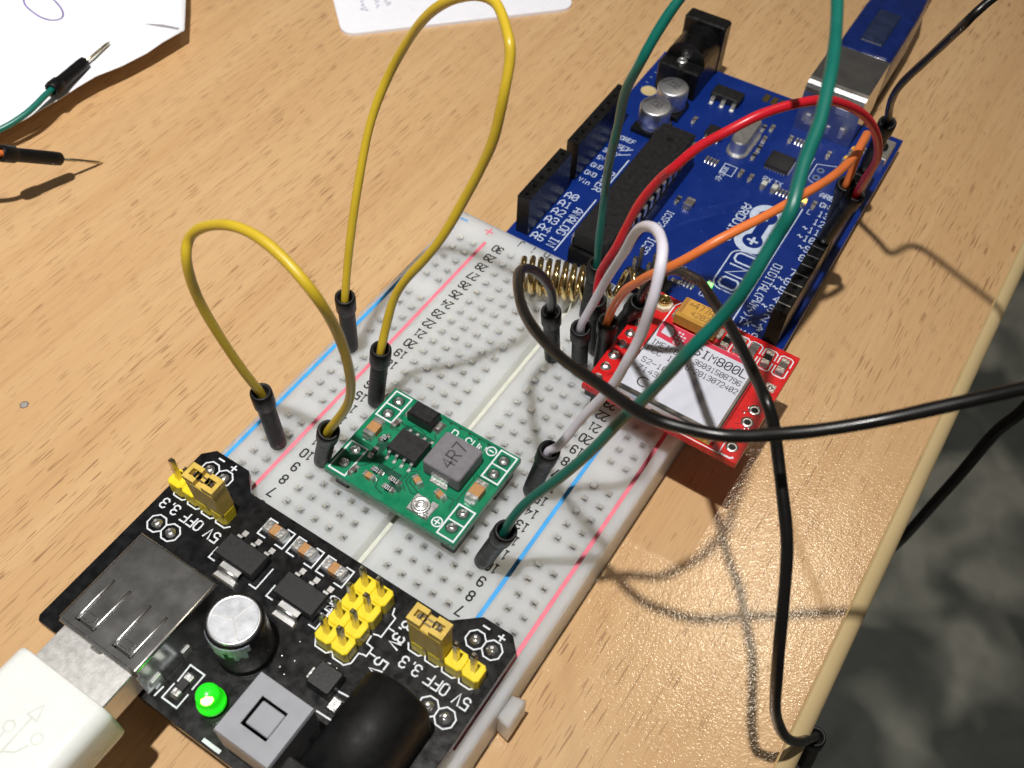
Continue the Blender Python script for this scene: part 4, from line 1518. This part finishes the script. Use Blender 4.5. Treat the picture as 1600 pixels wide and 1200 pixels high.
# reset button
mb = MB()
a, b_ = U(10.2, 48.6), U(3.8, 52.6)
mb.box(a[0], b_[0], a[1], b_[1], .03, 1.8, .15)
rb = obj('reset_button', mb, 'dull_steel', ar)
mb = MB()
p = U(7, 50.6)
mb.lathe(p[0], p[1], [(1.2, 1.8), (1.2, 2.3), (1.05, 2.45), (.02, 2.45)], 16)
obj('button_cap', mb, 'black', rb)
chip_part('chip_part', ar, *U(13.2, 50.4), 2.2, 1.1, .7, 'chip', 90, .3)
# programming headers
for x0, y0, nx in ((64.0, 25.6, 2), (16.0, 42.4, 0)):
    for i in range(nx):
        for j in range(3):
            h_ = inst('header_block', 'bcell', lambda mb: mb.prism([(-.85, -1.26), (.85, -1.26), (1.26, -.85), (1.26, .85), (.85, 1.26), (-.85, 1.26), (-1.26, .85), (-1.26, -.85)], .02, 2.5, .12, 0), 'black', ar, U(x0 + 2.54 * i, y0 + 2.54 * j))
            p_ = inst('pin', ('hpin', 8.4), hdr_pin(8.4), 'brass_pin', ar, U(x0 + 2.54 * i, y0 + 2.54 * j))
            p_.parent = h_
            p_.location = (0, 0, 0)
for x, y in ((18.0, 42.5), (20.4, 42.5)):
    inst('hole_pad', 'holepad', lambda mb: mb.lathe(0, 0, [(.8, .006), (.75, .03), (.45, .03), (.4, .012), (.02, .01)], 16, mats=[0, 0, 0, 1, 1, 1]), ['silk_dim', 'boot_hole'], ar, U(x, y))
# mounting hole near the jack
mb = MB()
p = U(14.4, 3.2)
mb.lathe(p[0], p[1], [(1.7, .006), (1.7, .02), (1.5, .021), (1.45, .01), (.02, .009)], 20, mats=[0, 0, 0, 1, 1, 1])
obj('mounting_hole', mb, ['fr4_edge', 'band'], ar)

SZ = .013
mb = MB()


def tx(s_, x, y, h, ang=0, th=None, wide=.85, anchor='c'):
    p = U(x, y)
    mb.text(s_, p[0], p[1], h, ang, (th or h * .16) * .85, SZ, 0, anchor, wide=wide)


def ln(pts, w_, dz=0.0, closed=False):
    mb.ribbon([U(*q)[:2] for q in pts], w_, SZ + dz, closed=closed)


for k in range(6):
    tx('A%d' % k, 51.2 + 2.52 * k, 5.45, 1.65, 0, .26, .9)
for k, s_ in enumerate(('IOREF', 'RESET', '3.3V', '5V', 'GND', 'GND', 'Vin')):
    tx(s_.replace('5', 'S') if False else s_, 30.9 + 2.55 * k, 4.2 if len(s_) < 5 else 4.4, 1.15, 0, .19, .78, 'l')
tx('ANALOG', 57.3, 8.45, 1.6, -90, .25, .9)
tx('IN', 63.6, 8.45, 1.6, -90, .25, .9)
tx('POWER', 44.2, 8.45, 1.6, -90, .25, .9)
ln([(65.2, 9.75), (49.6, 9.75)], .26)
ln([(47.6, 9.75), (36.2, 9.75)], .26)
ln([(34.6, 6.9), (33.0, 9.0)], .2); ln([(36.0, 7.2), (34.6, 9.2)], .2)
for k, s_ in enumerate(('0', '1', '2', '~3', '4', '~5', '~6', '7')):
    tx(s_, 64.4 - 2.52 * k, 48.55, 1.6, 0, .26, .85, 'r')
for k, s_ in enumerate(('8', '~9', '~10', '~11', '12', '13', 'GND', 'AREF')):
    tx(s_, 42.4 - 2.55 * k, 48.55, 1.55 if k < 6 else 1.25, 0, .25, .82, 'r')
tx('DIGITAL', 50.4, 45.2, 1.5, -90, .22, .85)
tx('(PWM~)', 57.6, 45.2, 1.5, -90, .22, .78)
tx('TX->', 62.1, 44.4, 1.3, 0, .2, .95, 'l')
tx('RX<-', 64.6, 44.4, 1.3, 0, .2, .95, 'l')
ln([(65.0, 43.55), (30.3, 43.55)], .26)
tx('ARDUINO', 40.2, 34.45, 1.55, -90, .32, 1.12)
# infinity mark with minus and plus
inf = []
for k in range(48):
    t = 2 * math.pi * k / 48
    d_ = 1 + .55 * math.sin(t) ** 2
    inf.append((39.7 + 5.1 * math.cos(t) / d_, 38.9 + 4.4 * math.sin(t) * math.cos(t) / d_ * 1.18))
inf = []
for cx, a0, a1 in ((43.3, -140, 140), (36.1, 40, 320)):
    for k in range(23):
        t = R(a0 + (a1 - a0) * k / 22)
        inf.append((cx + 2.65 * math.cos(t), 38.9 + 2.65 * math.sin(t)))
ln(inf, 1.5, 0, True)
ln([(42.45, 38.9), (44.15, 38.9)], .5, .004); ln([(43.3, 38.05), (43.3, 39.75)], .5, .008)
ln([(35.25, 38.9), (36.95, 38.9)], .5, .004)
tx('UNO', 52.0, 39.5, 3.3, -90, .46, 1.12)
st = [(48.6, 36.85), (55.6, 36.85)] + [(55.6 + 1.9 * math.cos(R(a)), 38.75 + 1.9 * math.sin(R(a))) for a in range(-75, 1, 15)]
ln(st, .24)
ln([(48.6, 36.85)] + [(48.6 - 1.9 * math.cos(R(a)), 38.75 - 1.9 * math.sin(R(a))) for a in range(75, -1, -15)], .24, .004)
for k in range(13):
    for (qx, qy) in ((57.45, 38.9 + .26 * k),) if k < 6 else ():
        ln([(qx - .12, qy), (qx + .12, qy)], .12)
dots = [(46.7 - .0, 38.9 + .3 * k) for k in range(7)] + [(57.5, 38.9 + .3 * k) for k in range(7)] + [(47.2 + .35 * k, 42.4) for k in range(29)]
dots += [(46.75 + .15 * k, 41.0 + .45 * k) for k in range(4)] + [(57.45 - .15 * k, 41.0 + .45 * k) for k in range(4)]
for x, y in dots:
    ln([(x - .06, y), (x + .06, y)], .16)
tx('RX', 26.2, 34.7, 1.2, 0, .17, .8); tx('TX', 26.2, 36.9, 1.2, 0, .17, .8)
tx('ON', 60.2, 36.9, 1.2, 0, .17, .8)
tx('L', 30.3, 44.9, 1.2, 0, .17, .8)
obj('silkscreen', mb, 'silk_blue', ar, kind='stuff')
mb = MB()
tx('RESET-EN', 29.6, 26.6, 1.0, -90, .15, .6)
ln([(26.4, 26.0), (29.4, 26.0), (29.4, 28.5), (26.4, 28.5)], .16, 0, True)
tx('ICSP', 55.0, 23.3, 1.5, -90, .22, .85)
tx('ICSP2', 46.8, 23.0, 1.3, -90, .19, .8)
ln([(15.2, 40.2), (22.0, 40.2), (22.6, 40.9)], .18)
ln([(15.2, 44.8), (16.6, 41.2), (21.6, 41.2), (22.2, 42.5)], .16)
for k in range(6):
    tx('-', 4.0 + 2 * k, 1.6, .8)
obj('small_silkscreen', mb, 'silk_blue', ar, kind='stuff')
# copper traces under the mask
mb = MB()
g = random.Random(4)


TRN = [0]


def tr_(pts, w_=.2):
    TRN[0] += 1
    mb.ribbon([U(*q)[:2] for q in pts], w_, .003 + .00022 * TRN[0])


for k in range(7):
    o_ = .62 * k
    tr_([(50.5 - o_ * .6, 24.0 + o_ * .2), (44.0 - o_, 27.0 + o_), (40.5 - o_, 27.0 + o_ + .6), (35.5 - o_ * .5, 31.6 + o_ * .5), (31.0, 31.6 + o_ * .5)])
for k in range(5):
    o_ = .55 * k
    tr_([(60.5, 36.0 - o_), (57 - o_, 35.4 - o_), (54 - o_, 32 - o_), (50.5, 32 - o_)])
for k in range(8):
    x = 25 + 1.0 * k
    tr_([(x, 23.8), (x + 1.6, 25.4), (x + 1.6, 30.0 + k * .3)], .16)
for k in range(6):
    tr_([(13.0 + .6 * k, 22.5), (13.0 + .6 * k, 26.0 + .6 * k), (11 + .6 * k, 28 + .6 * k)], .16)
for k in range(9):
    tr_([(66, 30.5 + .5 * k), (62.5 - .3 * k, 30.5 + .5 * k), (61.2 - .3 * k, 29.2 + .5 * k)], .16)
obj('copper_trace', mb, 'trace_blue', ar, kind='stuff')
g = random.Random(9)
for k in range(46):
    x, y = g.uniform(24, 64), g.uniform(22.5, 34.5) if k % 3 else g.uniform(10.5, 12.8)
    inst('via', 'bvia', lambda mb: mb.lathe(0, 0, [(.32, .004), (.3, .018), (.17, .018), (.14, .012), (.02, .011)], 10), 'trace_blue', ar, U(x, y))

# ================================================================== blue USB plug (in line with the controller board)
bp = thing('usb_plug', (AW.x, AW.y, TZ), 'translucent blue USB plug pushed into the metal socket of the blue board', 'usb plug', None, TH, True)
HZ = AZ - TZ
prof = rrect(33.2, 44.6, .9 + HZ - .4, 10.3 + HZ, 1.1, 4)
mb = MB()
rings = []
for yy, k in ((7.75, .94), (8.1, .985), (8.8, 1.0), (26.0, 1.0), (38, .9), (46, .62), (60, .5)):
    rings.append([mb.vert((38.9 + (x - 38.9) * k, yy, 5.2 + HZ + (z - 5.2 - HZ) * k)) for x, z in prof])
nn = len(prof)
for a, c in zip(rings, rings[1:]):
    for k in range(nn):
        mb.face((a[k], a[(k + 1) % nn], c[(k + 1) % nn], c[k]), 0, True)
mb.face(rings[0][::-1]); mb.face(rings[-1])
obj('overmould', mb, 'blue_plug', bp)
mb = MB()
mb.box(36.6, 41.4, 11.8, 24.6, 10.28 + HZ, 10.55 + HZ, .25)
obj('grip_panel', mb, 'blue_grip', bp)
mb = MB()
mb.box(34.0, 43.8, 6.42, 7.74, 1.4 + HZ, 9.8 + HZ, .3)
mb.box(36.6, 40.6, 6.9, 7.74, 9.8 + HZ, 10.1 + HZ, .1)
obj('metal_shell', mb, 'dull_steel', bp)
mb = MB()
mb.tube([(38.9, 58, 5.2 + HZ), (38.9, 72, 4.6 + HZ), (40, 90, 3.2), (44, 120, 2.3), (50, 160, 2.25)], 2.25, 14)
obj('cable', mb, 'blue_plug', bp)

# ================================================================== jumper wires
WIRES = {"Y1": [[-20.8,23.6,14.2],[-21.2,22.5,19.4],[-22.0,21.3,25.9],[-23.0,20.3,34.3],[-22.4,19.8,41.6],[-22.6,21.2,44.2],[-19.9,22.0,46.8],[-15.0,22.1,49.4],[-10.1,22.0,49.4],[-4.4,21.3,46.8],[-3.8,23.3,38.6],[-4.0,24.1,29.9],[-6.0,24.8,21.5],[-9.6,24.2,13.5]],"Y2": [[-22.3,43.6,14.1],[-22.8,46.1,20.2],[-23.3,49.7,28.6],[-23.8,54.3,37.1],[-22.6,57.7,43.7],[-19.8,58.9,49.9],[-16.9,58.6,54.1],[-13.8,58.6,57.2],[-10.0,58.1,59.8],[-7.0,57.9,60.3],[-4.3,56.1,60.3],[-1.7,53.5,59.8],[-0.8,52.2,58.2],[-0.2,50.3,55.1],[-0.7,49.3,49.9],[-2.2,48.4,44.7],[-3.7,47.4,40.0],[-5.2,45.8,35.4],[-7.3,44.2,30.7],[-9.7,43.0,26.3],[-11.3,41.9,22.4],[-11.9,40.4,18.2],[-12.0,38.8,14.1]],"GR": [[4.9,70.6,14.1],[4.7,70.5,19.8],[4.5,70.6,27.0],[5.0,69.3,33.6],[6.0,67.4,39.4],[6.5,66.9,44.1],[7.5,65.4,49.9],[9.0,64.8,54.6],[9.7,66.2,57.7],[10.9,68.8,61.4],[13.0,72.2,65.1],[17.4,74.2,68.2],[23.4,70.7,70.1],[27.3,65.8,71.0],[29.2,61.8,71.3],[32.1,54.1,71.3],[33.4,49.8,71.0],[34.5,45.7,70.1],[35.0,42.8,69.2],[35.5,40.3,68.2],[36.0,37.9,67.0],[35.8,36.7,65.1],[35.6,35.3,63.3],[35.2,33.8,60.8],[34.4,32.3,57.7],[33.2,30.1,54.6],[31.7,29.6,49.9],[30.0,29.4,44.7],[28.4,29.1,40.6],[26.3,28.3,34.8],[23.4,27.0,28.0],[20.2,26.0,21.1],[18.7,25.1,16.6],[18.2,24.7,13.6]],"WH": [[9.2,58.3,13.9],[9.4,58.3,16.0],[10.7,58.4,21.0],[12.5,57.5,27.0],[15.4,54.6,36.0],[16.8,52.7,41.0],[18.5,50.8,45.0],[20.7,48.6,48.0],[22.8,45.5,50.0],[24.1,43.2,50.0],[24.7,41.7,48.0],[24.9,40.6,45.0],[24.7,40.3,40.0],[23.9,39.7,35.5],[22.7,39.5,30.5],[20.4,39.1,24.0],[18.7,38.5,19.0],[17.6,37.9,16.0],[16.5,37.8,13.8]],"RD": [[8.4,64.2,14.0],[8.0,64.8,18.0],[8.5,64.6,21.0],[9.9,64.3,25.5],[10.9,65.1,30.0],[12.2,65.4,35.0],[14.1,65.8,39.5],[15.6,65.5,42.0],[17.5,67.2,45.0],[20.1,68.9,47.5],[22.3,71.5,49.0],[24.4,74.3,49.5],[26.3,77.6,49.0],[27.9,81.7,47.5],[29.8,85.7,45.0],[31.6,90.4,41.0],[33.1,94.3,36.5],[33.8,97.3,32.0],[33.8,99.2,28.0],[33.1,101.5,23.0],[32.6,103.5,18.2]],"OR": [[30.4,104.9,18.2],[30.3,105.3,21.0],[30.4,105.2,25.0],[30.8,104.3,28.0],[30.8,102.8,29.5],[31.2,99.2,31.0],[31.7,91.9,33.0],[31.2,85.7,34.5],[30.6,80.5,36.0],[29.8,76.3,37.0],[27.7,69.0,38.0],[25.2,63.6,37.5],[23.2,60.7,36.0],[20.8,59.0,33.5],[18.2,58.6,30.5],[16.3,59.0,27.5],[14.3,59.8,24.0],[13.0,60.6,20.0],[12.1,61.4,16.0],[11.8,61.7,13.6]],"BA": [[4.0,58.5,14.1],[4.6,57.8,17.7],[4.7,55.6,22.5],[4.2,53.2,26.8],[4.0,50.3,30.0],[4.9,46.7,32.8],[7.8,42.1,35.5],[11.1,38.3,37.5],[14.7,35.1,39.5],[18.9,32.3,41.5],[23.0,30.2,43.5],[25.9,28.7,45.0],[29.8,27.0,46.5],[32.8,26.4,47.5],[35.5,26.7,48.0],[38.4,27.5,48.5],[40.9,29.0,48.5],[43.3,30.9,48.5],[46.1,33.0,49.0],[50.6,36.2,50.5],[54.8,38.7,53.0],[59.4,41.1,56.5],[63.0,42.7,59.5],[67.9,45.8,63.5]],"BB": [[13.7,68.0,13.6],[14.2,67.4,17.0],[15.4,67.1,21.0],[17.4,66.1,24.0],[20.4,62.9,28.2],[23.4,59.3,32.0],[25.6,56.3,34.8],[28.8,52.4,37.0],[31.3,49.3,38.8],[34.6,45.5,40.0],[37.4,42.0,41.2],[39.8,38.5,42.5],[41.5,37.3,41.0],[43.4,35.7,39.0],[46.3,32.5,36.0],[48.7,29.8,33.0],[51.1,26.2,28.5],[52.9,23.4,24.0],[55.0,22.4,16.0],[56.5,23.3,10.0],[58.5,24.8,3.6],[60.5,27.4,-2.4],[62.4,31.5,-9.5],[63.8,35.7,-16.5],[64.4,37.8,-20.5]],"BC": [[30.4,124.1,17.8],[30.2,121.1,22.0],[30.7,116.3,28.0],[31.7,113.6,33.0],[33.2,110.9,38.0],[35.0,107.7,43.5],[36.7,104.3,49.0],[37.6,104.1,51.5],[39.2,106.4,53.5],[42.5,104.3,58.5],[47.1,100.6,63.5],[52.7,96.7,68.0],[58.2,92.8,71.0]],"BD": [[75.7,123.0,-6.0],[73.8,115.4,-12.0],[73.4,113.6,-20.0],[72.0,114.9,-30.0],[71.6,115.6,-45.0],[71.0,116.7,-60.0],[70.7,118.9,-75.0],[70.3,122.0,-90.0],[68.3,129.3,-120.0],[67.1,141.7,-170.0]]}

PLUG_PROF = [(.55, -.2), (1.05, 0), (1.22, .25), (1.27, 2), (1.27, 10.2), (1.30, 10.5), (1.52, 10.8), (1.56, 13.2), (1.50, 13.85), (1.36, 14.0), (1.12, 13.95), (1.0, 13.2), (.95, 12.2), (.02, 12.2)]


def plug_at(root, base, top, length=14.0, pin=6.6):
    base, top = Vector(base), Vector(top)
    ax = (top - base).normalized()
    rot = ax.to_track_quat('Z', 'Y').to_matrix().to_4x4()
    if 'plug' not in CACHE:
        mb = MB()
        mb.lathe(0, 0, PLUG_PROF, 20, mats=[0] * 9 + [1] * 5)
        CACHE['plug'] = mb.mesh('plug', ['rubber', 'boot_hole'])
        mb = MB()
        mb.lathe(0, 0, [(.10, -6.6), (.26, -6.1), (.32, -5.6), (.32, -.1)], 10)
        CACHE['ppin'] = mb.mesh('pin', ['brass_pin'])
    o = bpy.data.objects.new('plug', CACHE['plug'])
    COL.objects.link(o)
    o.parent = root
    o.matrix_local = Matrix.Translation(top - ax * length - BASE[root.name]) @ rot @ Matrix.Diagonal((1, 1, length / 14, 1))
    p = bpy.data.objects.new('pin', CACHE['ppin'])
    COL.objects.link(p)
    p.parent = o
    p.scale = (1, 1, pin / 6.6 * 14 / length)
    return o


def smooth(pts, n=7):
    P = [Vector(p) for p in pts]
    P = [P[0] * 2 - P[1]] + P + [P[-1] * 2 - P[-2]]
    out = []
    for k in range(1, len(P) - 2):
        p0, p1, p2, p3 = P[k - 1:k + 3]
        for j in range(n):
            t = j / n
            out.append(.5 * ((2 * p1) + (p2 - p0) * t + (2 * p0 - 5 * p1 + 4 * p2 - p3) * t * t + (3 * p1 - p0 - 3 * p2 + p3) * t ** 3))
    out.append(P[-2])
    for _ in range(3):
        out = [out[0]] + [(out[i - 1] + out[i] * 2 + out[i + 1]) / 4 for i in range(1, len(out) - 1)] + [out[-1]]
    return out


def jumper(key, mm, label, ends, dia=1.22, color=None):
    pts = WIRES[key]
    t = thing('jumper_wire', ends[0][0] if ends[0] else pts[0], label, 'jumper wire', None)
    pl = [Vector(p) for p in pts]
    if ends[0]:
        b, tp = Vector(ends[0][0]), Vector(ends[0][1])
        pl = [tp + (b - tp).normalized() * 1.7] + pl
    if ends[1]:
        b, tp = Vector(ends[1][0]), Vector(ends[1][1])
        pl = pl + [tp + (b - tp).normalized() * 1.7]
    mb = MB()
    sp = smooth(pl)
    gg = random.Random(key)
    ph = [gg.uniform(0, 6.3) for _ in range(6)]
    q_ = []
    for i_, p in enumerate(sp):
        e_ = min(1, i_ / 14, (len(sp) - 1 - i_) / 14)
        w_ = [sum(a * math.sin(i_ * f + ph[c_ * 2 + k_]) for k_, (a, f) in enumerate(((.10, .11), (.05, .29)))) for c_ in range(3)]
        q_.append(p + Vector(w_) * e_)
    mb.tube(q_, [dia / 2 * (1 + .025 * math.sin(i_ * .37 + ph[0]) + .015 * math.sin(i_ * .83 + ph[1])) for i_ in range(len(q_))], 12)
    obj('insulation', mb, mm, t)
    for e in ends:
        if e:
            plug_at(t, e[0], e[1])
    return t


def aw(x, y, z):
    """controller-board drawing coordinates to the scene"""
    v = Matrix.Rotation(TH, 3, 'Z') @ Vector(U(x, y, z))
    return v + AW


def head(b, tp):
    """plug top kept 14 above its base along the measured lean"""
    b, tp = Vector(b), Vector(tp)
    return (b, b + (tp - b).normalized() * 14)


jumper('Y1', 'w_yellow', 'short yellow jumper wire arching over the left rail to the green board', (head((-21.0, 24.3, .3), WIRES['Y1'][0]), head((-13.9, 25.6, .3), WIRES['Y1'][-1])))
jumper('Y2', 'w_yellow', 'tall yellow jumper wire looping high above the desk and crossing the white card', (head((-23.7, 44.6, .3), WIRES['Y2'][0]), head((-13.9, 38.3, .3), WIRES['Y2'][-1])))
jumper('GR', 'w_green', 'long green jumper wire looping up out of the picture and across the red module', (head((3.81, 71.6, .3), WIRES['GR'][0]), head((14.5, 25.2, .3), WIRES['GR'][-1])), 1.22)
jumper('WH', 'w_white', 'white jumper wire making a narrow loop in front of the blue board', (head((8.6, 61.2, .3), WIRES['WH'][0]), head((14.0, 38.4, .3), WIRES['WH'][-1])))
jumper('RD', 'w_red', 'red jumper wire arching over the blue board to its right-hand pin sockets', (head((8.89, 66.04, .3), WIRES['RD'][0]), (aw(45.8, 50.8, 8.6), Vector(WIRES['RD'][-1]))))
jumper('OR', 'w_orange', 'orange jumper wire running from the blue board down to the breadboard', ((aw(41.7, 50.8, 8.6), Vector(WIRES['OR'][0])), head((11.0, 63.9, .3), WIRES['OR'][-1])))
jumper('BA', 'w_black', 'black jumper wire that loops at the gold spring and sweeps right across the picture', (head((3.81, 60.96, .3), WIRES['BA'][0]), None), 1.3)
jumper('BB', 'w_black', 'black jumper wire running past the red module, its plug hanging over the desk edge', (head((9.4, 69.2, .3), WIRES['BB'][0]), ((66.0, 39.2, -34.0), Vector(WIRES['BB'][-1]))), 1.3)
jumper('BC', 'w_black', 'black jumper wire rising from the far right corner of the blue board', ((aw(23.9, 50.8, 8.6), Vector(WIRES['BC'][0])), None))
t = thing('cable', WIRES['BD'][0], 'thick black cable dropping behind the desk edge above the dark floor', 'cable')
mb = MB()
mb.tube(smooth(WIRES['BD']), 1.15, 14)
obj('sheath', mb, 'w_black', t)

# ================================================================== paper, card and loose ends at the back left
edge = [(-110.2, 95.9), (-110.5, 90), (-110.9, 85.6), (-111.8, 79.5), (-113.1, 73.5), (-113.7, 69), (-113.9, 65), (-113.8, 60.5), (-114.1, 56.3), (-115.2, 51.1), (-117, 43), (-119, 33), (-150, 22),
        (-215, 40), (-235, 150), (-170, 160), (-125.2, 112), (-118, 104.5)]
mb = MB()
cx_, cy_ = -168, 92
rings = []
for t, z in ((0, -4.2), (.05, -4.0), (.12, -4.0), (.25, -4.1), (.45, -4.3), (.7, -4.4)):
    rings.append([mb.vert((x + (cx_ - x) * t, y + (cy_ - y) * t, z + (.25 * math.sin(i * 1.9) if t < .1 else 0))) for i, (x, y) in enumerate(edge)])
n_ = len(edge)
for a, c in zip(rings, rings[1:]):
    for k in range(n_):
        mb.face((a[k], c[k], c[(k + 1) % n_], a[(k + 1) % n_]), 0, True)
mb.face(rings[-1][::-1], 0, True)
pap = obj('paper_sheet', mb, 'paper')
sol = pap.modifiers.new('thickness', 'SOLIDIFY')
sol.thickness = .14
tag(pap, 'white paper sheet with a violet pen loop, its edge curling up off the desk', 'paper')
mb = MB()
lp = [(-148.6, 85.6), (-145.6, 83.3), (-143.4, 82.3), (-139.0, 81.5), (-136.3, 81.7), (-134.7, 82.6), (-134.4, 84.1), (-136.6, 86.0), (-141.3, 87.7), (-146, 88.6)]
sl = smooth([(x, y, 0) for x, y in lp], 5)
LP = [mb.ribbon([(p.x, p.y) for p in sl], .42, 0)]


def paper_z(x, y):
    hit, loc, nor, idx = pap.ray_cast(Vector((x, y, 60)), Vector((0, 0, -1)))
    return loc.z if hit else -4.4


bpy.context.view_layer.update()
mb.v = [(x, y, paper_z(x, y) + .12) for x, y, z in mb.v]
obj('pen_loop', mb, 'ink', pap)
mb = MB()  # flat grey wedge, the shade of a paper crease painted on
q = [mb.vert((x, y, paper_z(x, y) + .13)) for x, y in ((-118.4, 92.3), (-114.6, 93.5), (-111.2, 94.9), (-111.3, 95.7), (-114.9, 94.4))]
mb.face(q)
obj('painted_crease_shade', mb, 'crease_shade', pap)

crd = thing('printed_card', (-85, 121, TZ), 'white rounded card with small grey print, lying on the desk behind the tall yellow wire', 'card')
mb = MB()
mb.prism(rrect(0, 54, 0, 85.6, 3.2, 6), 0, .76, .08)
start = 0
cm = Matrix.Translation((-85.6, 118.3, TZ + .01)) @ Matrix.Rotation(math.atan2(34.9, 32.5), 4, 'Z')
mb.xform(cm)
obj('card_body', mb, 'card', crd)
mb = MB()
g = random.Random(2)
for x, y0, n_ in ((6.3, 8.0, 8), (9.4, 8.6, 9), (12.2, 9.2, 7), (17.6, 10.5, 6), (21, 10.5, 7)):
    y = y0
    for k in range(n_):
        pl = [(x + g.uniform(-.75, .75), y + .32 * j) for j in range(5)]
        mb.ribbon(pl, .34, .775)
        y += 1.75 + g.uniform(-.1, .3)
mb.xform(cm)
obj('print_lines', mb, 'print_grey', crd)

# loose plug on the paper
t = thing('jumper_wire', (-114, 63, -3), 'green jumper wire with a bare loose plug lying on the edge of the white paper', 'jumper wire')
pl_b, pl_t = Vector((-116.3, 73.0, -2.6)), Vector((-114.1, 63.8, -1.9))
o_ = plug_at(t, pl_t + (pl_b - pl_t).normalized() * 11.2, pl_t, 11.2, 8.6)
mb = MB()
mb.tube(smooth([pl_t + (pl_b - pl_t).normalized() * 1.6, (-113.8, 62.4, -1.8), (-113.0, 59.0, -1.9), (-112.9, 55.8, -2.3), (-114.0, 51.3, -3.0), (-116.5, 46.5, -3.4), (-122, 40, -3.4)]), .62, 12)
obj('insulation', mb, 'w_green', t)
t = thing('jumper_wire', (-98.5, 50, -3), 'orange jumper wire with a loose plug, its bare pin tip touching the desk', 'jumper wire')
tip, back = Vector((-97.3, 58.8, TZ + .05)), Vector((-99.1, 42.3, 4.3))
ax = (back - tip).normalized()
plug_at(t, tip + ax * 9.4, tip + ax * 21.8, 12.4, 9.4)
mb = MB()
mb.tube(smooth([tip + ax * 20.2, tip + ax * 22.5, tip + ax * 26 + Vector((-.6, 0, 0)), tip + ax * 32 + Vector((-4, 0, 1)), tip + ax * 44 + Vector((-14, 0, 0))]), .62, 12)
obj('insulation', mb, 'w_orange', t)
# a grey speck of dirt on the desk
mb = MB()
mb.lathe(-64.4, 11.0, [(.75, TZ + .004), (.5, TZ + .12), (.02, TZ + .16)], 7)
tag(obj('crumb', mb, 'dirt'), 'tiny pale grey crumb on the bare desk at the left', 'crumb')
